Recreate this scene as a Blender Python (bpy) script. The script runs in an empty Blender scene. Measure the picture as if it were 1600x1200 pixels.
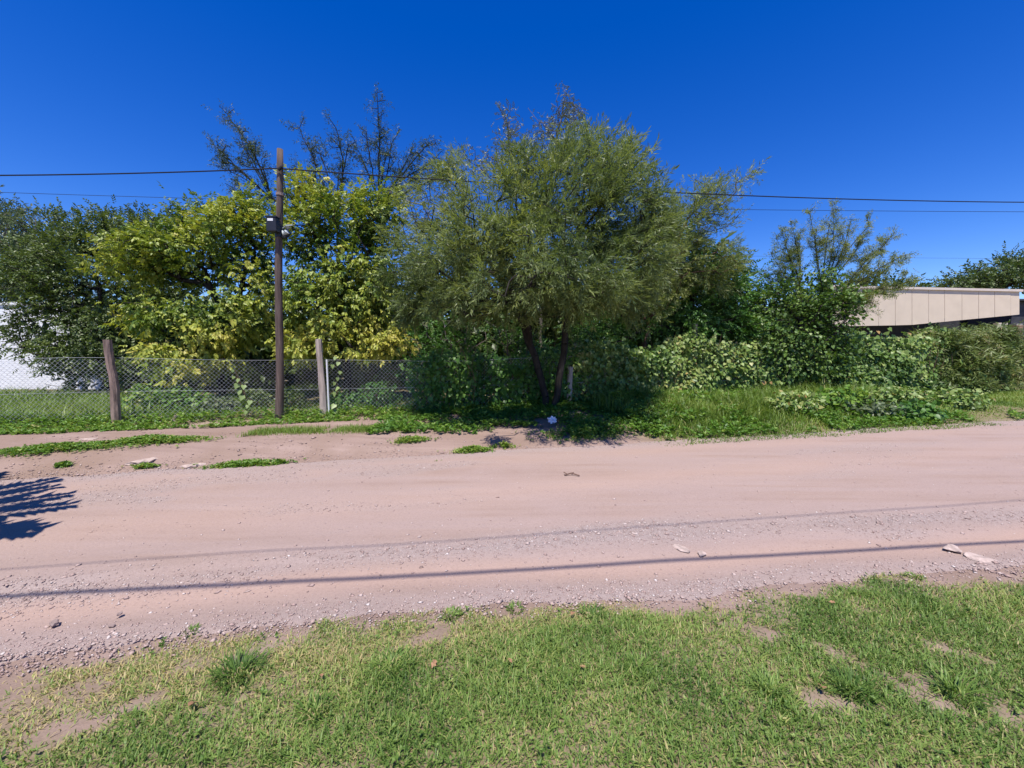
import bpy, math, random
import numpy as np
from mathutils import Vector

rng = np.random.default_rng(7)
random.seed(7)
SC = bpy.context.scene
COL = SC.collection

# ------------------------------------------------------------------ camera
F = 620.0                                   # focal length in pixels of the 1600 px wide photograph
PITCH = math.atan(50.0 / F)
CAMH = 1.6
cam = bpy.data.cameras.new("camera")
cam.sensor_width = 36.0
cam.lens = F / 1600.0 * 36.0
cam.clip_start = 0.05
cam.clip_end = 3000
camo = bpy.data.objects.new("camera", cam)
camo.location = (0, 0, CAMH)
camo.rotation_euler = (math.pi / 2 - PITCH, 0, 0)
COL.objects.link(camo)
SC.camera = camo

# ------------------------------------------------------------------ sky and sun
SUN_EL = math.radians(69)
SUN_AZ = math.radians(10)                   # shadows fall away from the camera and a little to the right
world = bpy.data.worlds.new("World")
SC.world = world
world.use_nodes = True
wn = world.node_tree.nodes
wl = world.node_tree.links
bg = wn["Background"]
sky = wn.new("ShaderNodeTexSky")
sky.sky_type = 'NISHITA'
sky.sun_disc = False
sky.sun_elevation = SUN_EL
sky.sun_rotation = math.radians(180) + SUN_AZ
sky.altitude = 600
sky.air_density = 1.0
sky.dust_density = 0.0
sky.ozone_density = 5.0
hs = wn.new("ShaderNodeHueSaturation")
hs.inputs["Saturation"].default_value = 1.36
hs.inputs["Value"].default_value = 1.0
hs.inputs["Hue"].default_value = 0.5215
wl.new(sky.outputs[0], hs.inputs["Color"])
wl.new(hs.outputs[0], bg.inputs[0])
bg.inputs[1].default_value = 0.135
sun = bpy.data.lights.new("sun", 'SUN')
sun.energy = 4.9
sun.angle = math.radians(0.53)
sun.color = (1.0, 0.95, 0.87)
suno = bpy.data.objects.new("sun", sun)
sd = Vector((math.sin(SUN_AZ) * math.cos(SUN_EL), math.cos(SUN_AZ) * math.cos(SUN_EL), -math.sin(SUN_EL)))
suno.rotation_euler = sd.to_track_quat('-Z', 'Y').to_euler()
suno.location = (-8, -20, 30)
COL.objects.link(suno)
SC.view_settings.view_transform = 'Standard'
SC.view_settings.look = 'None'
SC.view_settings.gamma = 1.0
SC.view_settings.exposure = 0.42
SC.view_settings.use_curve_mapping = False
SC.cycles.max_bounces = 6
SC.cycles.transparent_max_bounces = 6

# ------------------------------------------------------------------ helpers
def W(px, py, d):
    """point at depth d (metres along +Y) seen at photo pixel px, py"""
    a = (px - 800.0) / F
    b = (600.0 - py) / F
    dy = math.cos(PITCH) + b * math.sin(PITCH)
    dz = b * math.cos(PITCH) - math.sin(PITCH)
    return np.array([a * d / dy, d, CAMH + dz * d / dy])

_perm = np.random.default_rng(11).random((256, 256))
def vnoise(x, y):
    x = np.asarray(x, float); y = np.asarray(y, float)
    xi = np.floor(x).astype(int); yi = np.floor(y).astype(int)
    fx = x - xi; fy = y - yi
    fx = fx * fx * (3 - 2 * fx); fy = fy * fy * (3 - 2 * fy)
    a = _perm[xi & 255, yi & 255]; b = _perm[(xi + 1) & 255, yi & 255]
    c = _perm[xi & 255, (yi + 1) & 255]; d = _perm[(xi + 1) & 255, (yi + 1) & 255]
    return (a * (1 - fx) + b * fx) * (1 - fy) + (c * (1 - fx) + d * fx) * fy
def fbm(x, y, o=4):
    s = 0; a = .5; t = 0
    for k in range(o):
        s = s + a * vnoise(np.asarray(x) * 2 ** k + 17.3 * k, np.asarray(y) * 2 ** k + 9.1 * k); t += a; a *= .5
    return s / t
def sstep(a, b, x):
    t = np.clip((np.asarray(x, float) - a) / (b - a), 0, 1)
    return t * t * (3 - 2 * t)

ROAD_SLOPE = 0.24
RA = math.atan(ROAD_SLOPE)
CA, SA = math.cos(RA), math.sin(RA)
def uv(x, y):
    return x * CA + y * SA, -x * SA + y * CA
def xy(u, v):
    return u * CA - v * SA, u * SA + v * CA
def edge_y(x):                              # where the near lawn meets the road
    return np.interp(x, [-9, -4, -2.56, -1.1, 0, 1.36, 2.16, 3.6, 6, 12], [.8, 1.58, 1.90, 2.22, 2.36, 2.46, 2.62, 2.76, 3.2, 4.4])
def base_z(x, y):
    x = np.asarray(x, float); y = np.asarray(y, float)
    u, v = uv(x, y)
    z = 0.14 * sstep(6.2, 7.3, v) + 0.05 * sstep(8, 10, v)
    z = z + 0.05 * np.exp(-(((x + 6) / 2.5) ** 2 + ((v - 7.0) / .6) ** 2))
    z = z + 0.07 * np.exp(-(((x - .96) / 1.2) ** 2 + ((y - 9.6) / 1.2) ** 2))
    z = z + 0.03 * sstep(0.0, 0.35, edge_y(x) - y)
    z = z + 0.035 * (fbm(x * .9, y * .9, 3) - .5) * (.35 + sstep(6.2, 7.2, v))
    return z
def ground_z(x, y):                         # scalar convenience
    return float(base_z(x, y))

MATS = {}
def nt(name):
    m = bpy.data.materials.new(name); m.use_nodes = True
    n = m.node_tree.nodes; l = m.node_tree.links
    MATS[name] = m
    return m, n, l, n["Principled BSDF"]
def simple(name, col, rough=.7, spec=.3, noise=0.0, nscale=8, bump=0.0, bscale=40, metal=0.0, stretch=None):
    m, n, l, p = nt(name)
    p.inputs["Roughness"].default_value = rough
    p.inputs["Specular IOR Level"].default_value = spec
    p.inputs["Metallic"].default_value = metal
    p.inputs["Base Color"].default_value = (*col, 1)
    tc = n.new("ShaderNodeTexCoord"); mp = n.new("ShaderNodeMapping")
    if stretch: mp.inputs["Scale"].default_value = stretch
    l.new(tc.outputs["Object"], mp.inputs[0])
    if noise:
        t = n.new("ShaderNodeTexNoise"); t.inputs["Scale"].default_value = nscale; t.inputs["Detail"].default_value = 6
        l.new(mp.outputs[0], t.inputs["Vector"])
        r = n.new("ShaderNodeValToRGB")
        r.color_ramp.elements[0].position = .3; r.color_ramp.elements[1].position = .72
        r.color_ramp.elements[0].color = (*[c * (1 - noise) for c in col], 1)
        r.color_ramp.elements[1].color = (*[min(1, c * (1 + noise)) for c in col], 1)
        l.new(t.outputs["Fac"], r.inputs[0]); l.new(r.outputs[0], p.inputs["Base Color"])
    if bump:
        t = n.new("ShaderNodeTexNoise"); t.inputs["Scale"].default_value = bscale; t.inputs["Detail"].default_value = 5
        l.new(mp.outputs[0], t.inputs["Vector"])
        b = n.new("ShaderNodeBump"); b.inputs["Strength"].default_value = bump; b.inputs["Distance"].default_value = .01
        l.new(t.outputs["Fac"], b.inputs["Height"]); l.new(b.outputs[0], p.inputs["Normal"])
    return m
def leafmat(name, ramp, trans=.35, rough=.45, spec=.35):
    """ramp: list of (position, colour) read by the per-leaf value 'rnd'"""
    m, n, l, p = nt(name)
    at = n.new("ShaderNodeAttribute"); at.attribute_name = "rnd"
    r = n.new("ShaderNodeValToRGB")
    cr = r.color_ramp
    while len(cr.elements) < len(ramp): cr.elements.new(.5)
    for e, (ps, c) in zip(cr.elements, ramp):
        e.position = ps; e.color = (*c, 1)
    l.new(at.outputs["Fac"], r.inputs[0])
    l.new(r.outputs[0], p.inputs["Base Color"])
    p.inputs["Roughness"].default_value = rough
    p.inputs["Specular IOR Level"].default_value = spec
    tr = n.new("ShaderNodeBsdfTranslucent")
    g = n.new("ShaderNodeMix"); g.data_type = 'RGBA'; g.blend_type = 'MULTIPLY'; g.inputs[0].default_value = 1
    l.new(r.outputs[0], g.inputs[6]); g.inputs[7].default_value = (1.15, 1.2, .6, 1)
    l.new(g.outputs[2], tr.inputs[0])
    mx = n.new("ShaderNodeMixShader"); mx.inputs[0].default_value = trans
    l.new(p.outputs[0], mx.inputs[1]); l.new(tr.outputs[0], mx.inputs[2])
    l.new(mx.outputs[0], n["Material Output"].inputs[0])
    return m

def mesh_np(name, V, T, mat, rnd=None, smooth=False, vattr=None):
    """mesh from numpy vertices and triangles (or quads)"""
    V = np.asarray(V, np.float32); T = np.asarray(T, np.int32)
    k = T.shape[1]
    me = bpy.data.meshes.new(name)
    me.vertices.add(len(V)); me.vertices.foreach_set("co", V.ravel())
    me.loops.add(T.size); me.loops.foreach_set("vertex_index", T.ravel())
    me.polygons.add(len(T)); me.polygons.foreach_set("loop_start", np.arange(0, T.size, k, dtype=np.int32))
    me.update(calc_edges=True)
    if smooth: me.polygons.foreach_set("use_smooth", np.ones(len(T), bool))
    if rnd is not None:
        a = me.attributes.new("rnd", 'FLOAT', 'FACE'); a.data.foreach_set("value", np.asarray(rnd, np.float32))
    for kx, arr in (vattr or {}).items():
        a = me.attributes.new(kx, 'FLOAT', 'POINT'); a.data.foreach_set("value", np.asarray(arr, np.float32))
    me.materials.append(mat)
    return me
def link(name, me, parent=None):
    o = bpy.data.objects.new(name, me)
    COL.objects.link(o)
    if parent is not None:
        o.parent = parent
        o.matrix_parent_inverse.identity()
    return o
def tag(o, label=None, cat=None, group=None, kind=None):
    if label: o["label"] = label
    if cat: o["category"] = cat
    if group: o["group"] = group
    if kind: o["kind"] = kind
    return o
def empty(name, loc, label, cat, group=None):
    o = bpy.data.objects.new(name, None); COL.objects.link(o)
    o.empty_display_size = .2
    o.location = tuple(float(c) for c in loc)
    return tag(o, label, cat, group)
class Part:                                 # collects boxes, tubes and prisms in world space, then links ONE mesh
    def __init__(s): s.v = []; s.f = []
    def box(s, c, size, rz=0.0, taper=1.0, jit=0.0, lean=(0, 0)):
        c = np.array(c, float); sx, sy, sz = [q / 2 for q in size]; b = len(s.v)
        for k, z in enumerate((-sz, sz)):
            t = taper if k else 1
            for (x, y) in ((-sx, -sy), (sx, -sy), (sx, sy), (-sx, sy)):
                p = np.array([x * t * math.cos(rz) - y * t * math.sin(rz), x * t * math.sin(rz) + y * t * math.cos(rz), z])
                p += np.array([lean[0] * (z + sz), lean[1] * (z + sz), 0]) + rng.normal(0, 1, 3) * jit
                s.v.append(c + p)
        s.f += [[b, b + 3, b + 2, b + 1], [b + 4, b + 5, b + 6, b + 7]] + [[b + i, b + (i + 1) % 4, b + 4 + (i + 1) % 4, b + 4 + i] for i in range(4)]
        return s
    def tube(s, pts, rad, n=8, cap=True, wob=0.0, square=0.0):
        pts = [np.array(p, float) for p in pts]; m = len(pts)
        if np.isscalar(rad): rad = [rad] * m
        b = len(s.v); ref = np.array([0.0, 0, 1])
        for i in range(m):
            t = pts[min(i + 1, m - 1)] - pts[max(i - 1, 0)]; t /= (np.linalg.norm(t) + 1e-9)
            a = np.cross(t, ref if abs(t[2]) < .95 else np.array([1.0, 0, 0])); a /= np.linalg.norm(a); c = np.cross(t, a)
            for k in range(n):
                an = 2 * math.pi * (k + .5) / n
                r = rad[i] * (1 + wob * rng.normal())
                if square: r *= 1 + square * (abs(math.cos(2 * an)) * -1 + .5)
                s.v.append(pts[i] + r * (math.cos(an) * a + math.sin(an) * c))
        for i in range(m - 1):
            for k in range(n):
                s.f.append([b + i * n + k, b + i * n + (k + 1) % n, b + (i + 1) * n + (k + 1) % n, b + (i + 1) * n + k])
        if cap:
            s.f.append([b + k for k in range(n)][::-1]); s.f.append([b + (m - 1) * n + k for k in range(n)])
        return s
    def build(s, name, mat, parent=None, origin=None, smooth=False):
        o0 = np.array(parent.location) if (parent is not None and origin is None) else np.array(origin if origin is not None else (0, 0, 0), float)
        me = bpy.data.meshes.new(name)
        me.from_pydata([tuple(p - o0) for p in s.v], [], s.f); me.update()
        if smooth: me.polygons.foreach_set("use_smooth", [len(p.vertices) == 4 for p in me.polygons])
        me.materials.append(mat)
        o = link(name, me, parent)
        if parent is None: o.location = tuple(o0)
        return o

# ------------------------------------------------------------------ foliage machinery
def leaf_tri(L, wdt, base, d, n):
    """folded diamond leaf from base along d, blade normal n: 4 vertices, 2 triangles"""
    d = d / np.linalg.norm(d); s = np.cross(n, d); s /= (np.linalg.norm(s) + 1e-9); n = np.cross(d, s)
    return [base, base + d * L * .45 + s * wdt / 2 + n * wdt * .12, base + d * L - n * L * .12, base + d * L * .45 - s * wdt / 2 + n * wdt * .12], [[0, 1, 2], [0, 2, 3]]
def sprig(kind, r):
    V = []; T = []
    def add(v, t):
        b = len(V); V.extend(v); T.extend([[i + b for i in q] for q in t])
    X = np.array([1.0, 0, 0]); Z = np.array([0, 0, 1.0])
    if kind == 'feather':                   # drooping narrow leaflets on a twig (unit length)
        n = 12
        for i in range(n):
            t = .08 + .92 * i / (n - 1); sg = 1 if i % 2 else -1
            base = np.array([t, 0, -.10 * t * t])
            an_ = r.random() * 6.28; sp_ = .85 - .45 * t
            d = np.array([.65 + .3 * r.random(), sp_ * math.cos(an_), sp_ * math.sin(an_) - .08])
            d /= np.linalg.norm(d); L = .42 * (1 - .3 * abs(t - .5)) * (.8 + .4 * r.random()); s = np.cross(d, Z + r.normal(0, .5, 3)); s /= np.linalg.norm(s)
            add([base + s * .008, base + d * L * .45 + s * .03, base + d * L * .4 - s * .03, base + d * L + Z * -.07 * L], [[0, 1, 2], [1, 3, 2]])
    elif kind == 'compound':                # five drooping toothed leaflets
        for (t, ang, L) in ((.45, .95, .42), (.45, -.95, .42), (.75, .75, .45), (.75, -.75, .45), (.95, 0, .55)):
            d = np.array([math.cos(ang), math.sin(ang), -.45 + r.normal(0, .15)])
            v, q = leaf_tri(L * (.85 + .3 * r.random()), .27, np.array([t * .8, 0, -.1 * t]), d, Z + r.normal(0, .25, 3)); add(v, q)
    elif kind == 'ovate':                   # alternate small ovate leaves on a twig
        for i in range(8):
            t = .1 + .9 * i / 7; sg = 1 if i % 2 else -1
            d = np.array([.6, sg * (.9 - .6 * t) + r.normal(0, .15), r.normal(-.15, .25)])
            v, q = leaf_tri(.34 * (.8 + .4 * r.random()), .19, np.array([t, 0, -.1 * t * t]), d, Z + r.normal(0, .4, 3)); add(v, q)
    elif kind == 'pinnate':                 # fine bipinnate tufts hugging the branch
        for i in range(9):
            t = i / 8.0; an = r.random() * 6.28
            d = np.array([.6, math.cos(an), math.sin(an)]); L = .38 * (.7 + .6 * r.random())
            v, q = leaf_tri(L, .085, np.array([t, 0, 0]), d, Z + r.normal(0, .6, 3)); add(v, q)
    elif kind == 'heart':                   # one heart shaped vine leaf
        P = np.array([[0, 0, 0], [-.12, .3, .05], [.25, .5, .08], [1.05, 0, -.12], [.25, -.5, .08], [-.12, -.3, .05]])
        P[2] = [.3, .5, .08]; P[4] = [.3, -.5, .08]
        add(list(P), [[0, 2, 1], [0, 3, 2], [0, 4, 3], [0, 5, 4]])
    elif kind == 'weed':                    # rosette of broad little leaves
        for i in range(6):
            an = i * 1.05 + r.normal(0, .25); d = np.array([math.cos(an), math.sin(an), .35 + .5 * r.random()])
            v, q = leaf_tri(.8 * (.6 + .6 * r.random()), .42, np.array([0, 0, .1 * i]), d, Z + d * -.3 + r.normal(0, .2, 3)); add(v, q)
    elif kind == 'lance':                   # long narrow cane leaves arching off a stem
        for i in range(5):
            an = r.random() * 6.28; d = np.array([math.cos(an), math.sin(an), .5 + .4 * r.random()]); d /= np.linalg.norm(d)
            d2 = d * np.array([1, 1, -.2]); b0 = np.array([0, 0, i * .14]); s = np.cross(d, Z); s /= np.linalg.norm(s); L = .8 + .4 * r.random()
            add([b0, b0 + d * L * .45 + s * .045, b0 + d * L * .45 - s * .045, b0 + d * L * .45 + d2 * L * .55], [[0, 1, 2], [1, 3, 2]])
    return np.array(V), np.array(T)
TEMPL = {k: [sprig(k, np.random.default_rng(50 + i)) for i in range(5)] for k in ('feather', 'compound', 'ovate', 'pinnate', 'heart', 'weed', 'lance')}

def basis(D, roll, upbias=None):
    D = D / (np.linalg.norm(D, axis=1, keepdims=True) + 1e-9)
    up = np.tile([0.0, 0, 1.0], (len(D), 1)) if upbias is None else upbias
    S = np.cross(up, D); bad = np.linalg.norm(S, axis=1) < .05; S[bad] = np.cross([0.0, 1, 0], D[bad])
    S /= np.linalg.norm(S, axis=1, keepdims=True); N = np.cross(D, S)
    c = np.cos(roll)[:, None]; s = np.sin(roll)[:, None]
    return np.stack([D, S * c + N * s, N * c - S * s], axis=2)
def foliage(kind, P, D, size, rnd, roll=None, upbias=None, per_leaf=.08):
    """copies sprigs to P along D; returns V, T and the per triangle value"""
    Vs = []; Ts = []; Rs = []; off = 0
    n = len(P); which = rng.integers(0, 5, n)
    roll = rng.normal(0, .6, n) if roll is None else roll
    B = basis(D, roll, upbias)
    for k in range(5):
        ix = np.where(which == k)[0]
        if len(ix) == 0: continue
        tv, tt = TEMPL[kind][k]
        v = np.einsum('nij,mj->nmi', B[ix], tv) * np.asarray(size)[ix][:, None, None] + P[ix][:, None, :]
        t = tt[None] + (np.arange(len(ix)) * len(tv))[:, None, None] + off
        r = np.repeat(np.asarray(rnd)[ix][:, None], len(tt), 1)
        g = 4 if kind == 'heart' else 2      # triangles that belong to one leaf
        jit = rng.normal(0, per_leaf, (len(ix), (len(tt) + g - 1) // g)); r = r + np.repeat(jit, g, axis=1)[:, :len(tt)]
        Vs.append(v.reshape(-1, 3)); Ts.append(t.reshape(-1, 3)); Rs.append(r.ravel()); off += len(ix) * len(tv)
    return np.concatenate(Vs), np.concatenate(Ts), np.clip(np.concatenate(Rs), 0.001, .999)

def lobe_points(lobes, dens, shell=.55):
    """attractor points inside ellipsoid lobes given as photo pixels, depth and radii (px, px, m)"""
    out = []
    for (px, py, d, rx, ry, rd) in lobes:
        c = W(px, py, d); a = rx * d / F; b = ry * d / F
        n = max(4, int(dens * (a * b * rd) ** .67 * 4))
        q = rng.normal(0, 1, (n, 3)); q /= np.linalg.norm(q, axis=1, keepdims=True)
        r = (shell + (1 - shell) * rng.random(n)) ** .8
        r[rng.random(n) < .25] *= .6
        out.append(c + q * r[:, None] * np.array([a, rd, b]))
    P = np.concatenate(out)
    z = base_z(P[:, 0], P[:, 1]) + .12
    P[:, 2] = np.maximum(P[:, 2], z + .15 * rng.random(len(P)))
    return P
def grow(trunks, A, bend=.12, pl=.22):
    """joins every attractor to the nearest suitable node: nodes, parents, radius weights"""
    N = []; par = []; pth = []
    for t in trunks:
        for i, p in enumerate(t):
            p = np.array(p, float)
            if i == 0:
                pj = -1
                if N and p[2] > N[0][2] + .5:
                    dd_ = np.linalg.norm(np.array(N) - p, axis=1); pj = int(np.argmin(dd_)) if dd_.min() < .3 else -1
                N.append(p); par.append(pj); pth.append(pth[pj] if pj >= 0 else 0.0)
            else:
                q = N[-1]; m = max(1, int(np.linalg.norm(p - q) / .22))
                for k in range(1, m + 1):
                    nn = q + (p - q) * k / m + (rng.normal(0, .02, 3) if k < m else 0)
                    pth.append(pth[-1] + np.linalg.norm(nn - N[-1])); par.append(len(N) - 1); N.append(nn)
    n0 = len(N); cap = n0 + len(A) * 5 + 10
    NA = np.zeros((cap, 3)); NA[:n0] = N; PT = np.zeros(cap); PT[:n0] = pth; n = n0
    tr = NA[:n0].copy()
    dmin = np.array([np.min(np.linalg.norm(tr - a, axis=1)) for a in A])
    tips = []
    low = min(p[2] for p in N) + .5
    for i in np.argsort(dmin):
        a = A[i]; dv = a - NA[:n]; ds = np.linalg.norm(dv, axis=1)
        cost = ds + pl * PT[:n] + .9 * np.maximum(0, NA[:n, 2] - a[2]) * .6 + (NA[:n, 2] < low) * 3
        j = int(np.argmin(cost)); p = NA[j]; L = ds[j]
        m = int(np.clip(L / .3, 1, 5)); prev = j
        side = rng.normal(0, bend * L, 3)
        for k in range(1, m + 1):
            t = k / m
            q = p + (a - p) * t + side * math.sin(math.pi * t) + np.array([0, 0, .10 * L * math.sin(math.pi * t)])
            NA[n] = q; PT[n] = PT[prev] + np.linalg.norm(q - NA[prev]); par.append(prev); prev = n; n += 1
        tips.append(prev)
    NA = NA[:n]; par = np.array(par)
    cnt = np.zeros(n); cnt[tips] = 1
    for k in range(n - 1, -1, -1):
        if par[k] >= 0: cnt[par[k]] += cnt[k]
    return NA, par, cnt
def tubes(NA, par, R, sides=5):
    e = np.where(par >= 0)[0]; A = NA[par[e]]; Bp = NA[e]
    D = Bp - A; ln = np.linalg.norm(D, axis=1); ok = ln > 1e-5; e = e[ok]; A = A[ok]; Bp = Bp[ok]; D = D[ok]
    M = basis(D, np.zeros(len(D)))
    an = np.arange(sides) * 2 * math.pi / sides
    ring = np.cos(an)[None, :, None] * M[:, None, :, 1] + np.sin(an)[None, :, None] * M[:, None, :, 2]
    r0 = np.minimum(R[par[e]], R[e] * 1.25)[:, None, None]; r1 = R[e][:, None, None]
    V = np.concatenate([A[:, None] + ring * r0, Bp[:, None] + ring * r1], axis=1).reshape(-1, 3)
    k = np.arange(sides); k2 = (k + 1) % sides
    q = np.stack([k, k2, k2 + sides, k + sides], 1)
    T = (q[None] + (np.arange(len(e)) * 2 * sides)[:, None, None]).reshape(-1, 4)
    return V, T
def tree(name, label, cat, base, trunks, A, leaf, lmat, bmat, size, per_twig, spread, tip_r=.006, trunk_r=.09, power=.45,
         droop=0.0, hue=None, twig_max=.02, group=None, sides=5, foliage_name='crown', min_z=0.0, outward=.6, along=False, clump=None):
    NA, par, cnt = grow(trunks, A)
    R = np.minimum(tip_r * np.maximum(cnt, 1) ** power, trunk_r)
    root = empty(name, base, label, cat, group)
    o0 = np.array(base, float)
    V, T = tubes(NA, par, R, sides)
    tr = link('trunk', mesh_np('trunk', V - o0, T, bmat, smooth=True), root)
    e = np.where((par >= 0) & (R < twig_max))[0]
    n = int(len(e) * per_twig); pick = e[rng.integers(0, len(e), n)]
    t = rng.random(n)[:, None]
    P = NA[par[pick]] * (1 - t) + NA[pick] * t
    D = NA[pick] - NA[par[pick]]; D /= (np.linalg.norm(D, axis=1, keepdims=True) + 1e-9)
    P = P + rng.normal(0, spread, (n, 3))
    cen = NA.mean(0); O = P - cen; O /= (np.linalg.norm(O, axis=1, keepdims=True) + 1e-9)
    if not along: D = D * .5 + O * outward + rng.normal(0, .5, (n, 3)); D[:, 2] -= droop
    else: D = D + rng.normal(0, .3, (n, 3))
    ok = P[:, 2] > base_z(P[:, 0], P[:, 1]) + .08 + min_z
    if clump:
        fq, th = clump
        nz = .5 * fbm(P[:, 0] * fq + P[:, 1] * fq * .6, P[:, 2] * fq * 1.2 + 11, 3) + .5 * fbm(P[:, 1] * fq + 40, P[:, 2] * fq - P[:, 0] * .5 * fq + 40, 3)
        ok &= rng.random(n) < sstep(th - .07, th + .05, nz)
    P = P[ok]; D = D[ok]; n = len(P)
    S = size * (.7 + .6 * rng.random(n))
    h = np.clip(rng.normal(.5, .15, n), 0, 1) if hue is None else hue(P, cen)
    V, T, r = foliage(leaf, P, D, S, h)
    c = link(foliage_name, mesh_np(foliage_name, V - o0, T, lmat, rnd=r), root)
    c["kind"] = "stuff"
    return root, len(T)

# ------------------------------------------------------------------ materials
def dirt(name, road):
    m, n, l, p = nt(name)
    p.inputs["Roughness"].default_value = .95; p.inputs["Specular IOR Level"].default_value = .1
    tc = n.new("ShaderNodeTexCoord")
    mp = n.new("ShaderNodeMapping"); mp.inputs["Rotation"].default_value = (0, 0, -RA); mp.inputs["Scale"].default_value = (.16, 2.2, 1)
    l.new(tc.outputs["Object"], mp.inputs[0])
    def noise(sc, det, vec, rough=.6):
        t = n.new("ShaderNodeTexNoise"); t.inputs["Scale"].default_value = sc; t.inputs["Detail"].default_value = det; t.inputs["Roughness"].default_value = rough
        l.new(vec, t.inputs["Vector"]); return t.outputs["Fac"]
    def ramp(f, els):
        r = n.new("ShaderNodeValToRGB")
        while len(r.color_ramp.elements) < len(els): r.color_ramp.elements.new(.5)
        for e, (ps, c) in zip(r.color_ramp.elements, els): e.position = ps; e.color = (*c, 1)
        l.new(f, r.inputs[0]); return r.outputs[0]
    def mix(f, a, b, mode='MIX'):
        x = n.new("ShaderNodeMix"); x.data_type = 'RGBA'; x.blend_type = mode
        if isinstance(f, float): x.inputs[0].default_value = f
        else: l.new(f, x.inputs[0])
        for s, c in ((6, a), (7, b)):
            if isinstance(c, tuple): x.inputs[s].default_value = (*c, 1)
            else: l.new(c, x.inputs[s])
        return x.outputs[2]
    obj = tc.outputs["Object"]
    streak = noise(1.3, 5, mp.outputs[0]); blot = noise(.7, 4, obj); grain = noise(55, 6, obj, .75); fine = noise(240, 3, obj, .8)
    if road:
        c = ramp(streak, [(.32, (.37, .24, .19)), (.47, (.44, .295, .24)), (.58, (.455, .315, .27)), (.7, (.50, .335, .27))])
        c = mix(ramp(blot, [(.4, (0, 0, 0)), (.65, (1, 1, 1))]), c, (.445, .305, .26))
        at = n.new("ShaderNodeAttribute"); at.attribute_name = "gravel"
        gcol = ramp(fine, [(.28, (.20, .145, .13)), (.5, (.40, .30, .27)), (.72, (.56, .45, .41))])
        c = mix(at.outputs["Fac"], c, gcol)
        tk_ = n.new("ShaderNodeAttribute"); tk_.attribute_name = "track"
        c = mix(tk_.outputs["Fac"], c, (.50, .325, .255))
        c = mix(1.0, c, (.79, .845, .865), 'MULTIPLY')
    else:
        c = ramp(streak, [(.3, (.25, .175, .145)), (.5, (.34, .245, .205)), (.75, (.42, .31, .265))])
        c = mix(ramp(blot, [(.42, (0, 0, 0)), (.62, (1, 1, 1))]), c, (.29, .205, .16))
        c = mix(1.0, c, (.88, .87, .87), 'MULTIPLY')
        at = n.new("ShaderNodeAttribute"); at.attribute_name = "thatch"
        c = mix(at.outputs["Fac"], c, ramp(grain, [(.3, (.12, .11, .05)), (.7, (.24, .20, .10))]))
    c = mix(.55, c, ramp(grain, [(.25, (.62, .6, .58)), (.5, (1, 1, 1)), (.8, (1.15, 1.14, 1.12))]), 'MULTIPLY')
    c = mix(.5, c, ramp(fine, [(.25, (.6, .58, .57)), (.45, (1, 1, 1)), (.75, (1.2, 1.2, 1.2))]), 'MULTIPLY')
    l.new(c, p.inputs["Base Color"])
    b = n.new("ShaderNodeBump"); b.inputs["Strength"].default_value = .55; b.inputs["Distance"].default_value = .012
    l.new(grain, b.inputs["Height"])
    b2 = n.new("ShaderNodeBump"); b2.inputs["Strength"].default_value = .35; b2.inputs["Distance"].default_value = .004
    l.new(fine, b2.inputs["Height"]); l.new(b.outputs[0], b2.inputs["Normal"]); l.new(b2.outputs[0], p.inputs["Normal"])
    return m
M_ground = dirt("bare_soil", False)
M_road = dirt("road_dirt", True)
M_gravel = leafmat("gravel_stone", [(0, (.19, .135, .12)), (.35, (.36, .25, .215)), (.7, (.46, .345, .30)), (1, (.62, .54, .49))], trans=0.0, rough=.9, spec=.15)
M_lawn = leafmat("lawn_blades", [(0, (.065, .13, .024)), (.35, (.16, .255, .055)), (.62, (.26, .35, .088)), (.82, (.41, .39, .145)), (1, (.50, .40, .20))], trans=.3, spec=.25)
M_tallgrass = leafmat("verge_blades", [(0, (.065, .125, .022)), (.5, (.16, .25, .04)), (.8, (.26, .33, .065)), (1, (.40, .36, .13))], trans=.3)
M_weed = leafmat("weed_leaves", [(0, (.05, .13, .02)), (.5, (.13, .25, .032)), (.85, (.23, .33, .05)), (1, (.36, .34, .1))], trans=.3)
M_feather = leafmat("feathery_leaves", [(0, (.068, .105, .034)), (.35, (.165, .212, .07)), (.65, (.26, .295, .09)), (.88, (.38, .38, .085)), (1, (.42, .38, .07))], trans=.38, spec=.4)
M_yellow = leafmat("yellowing_leaves", [(0, (.035, .08, .012)), (.28, (.13, .205, .03)), (.55, (.29, .345, .05)), (.85, (.41, .42, .065)), (1, (.45, .40, .075))], trans=.25)
M_dark = leafmat("dark_green_leaves", [(0, (.045, .08, .02)), (.5, (.105, .15, .036)), (.85, (.17, .22, .055)), (1, (.25, .28, .08))], trans=.25, spec=.45)
M_grey = leafmat("grey_green_leaves", [(0, (.045, .07, .035)), (.5, (.10, .14, .065)), (1, (.175, .205, .10))], trans=.25, spec=.4)
M_sparse = leafmat("small_dull_leaves", [(0, (.04, .065, .025)), (.5, (.085, .12, .04)), (1, (.15, .18, .06))], trans=.2)
M_silver = leafmat("silvery_leaves", [(0, (.07, .09, .055)), (.6, (.14, .165, .11)), (1, (.26, .28, .22))], trans=.2, spec=.5)
M_vine = leafmat("vine_leaves", [(0, (.05, .105, .022)), (.35, (.13, .22, .045)), (.65, (.25, .335, .085)), (.85, (.37, .40, .14)), (1, (.40, .25, .09))], trans=.25, spec=.4)
M_vinebright = leafmat("bright_vine_leaves", [(0, (.03, .085, .02)), (.5, (.075, .18, .03)), (1, (.16, .28, .05))], trans=.3, spec=.4)
M_cane = leafmat("cane_leaves", [(0, (.06, .10, .025)), (.5, (.14, .19, .05)), (.85, (.25, .27, .1)), (1, (.34, .26, .14))], trans=.25)
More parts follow.
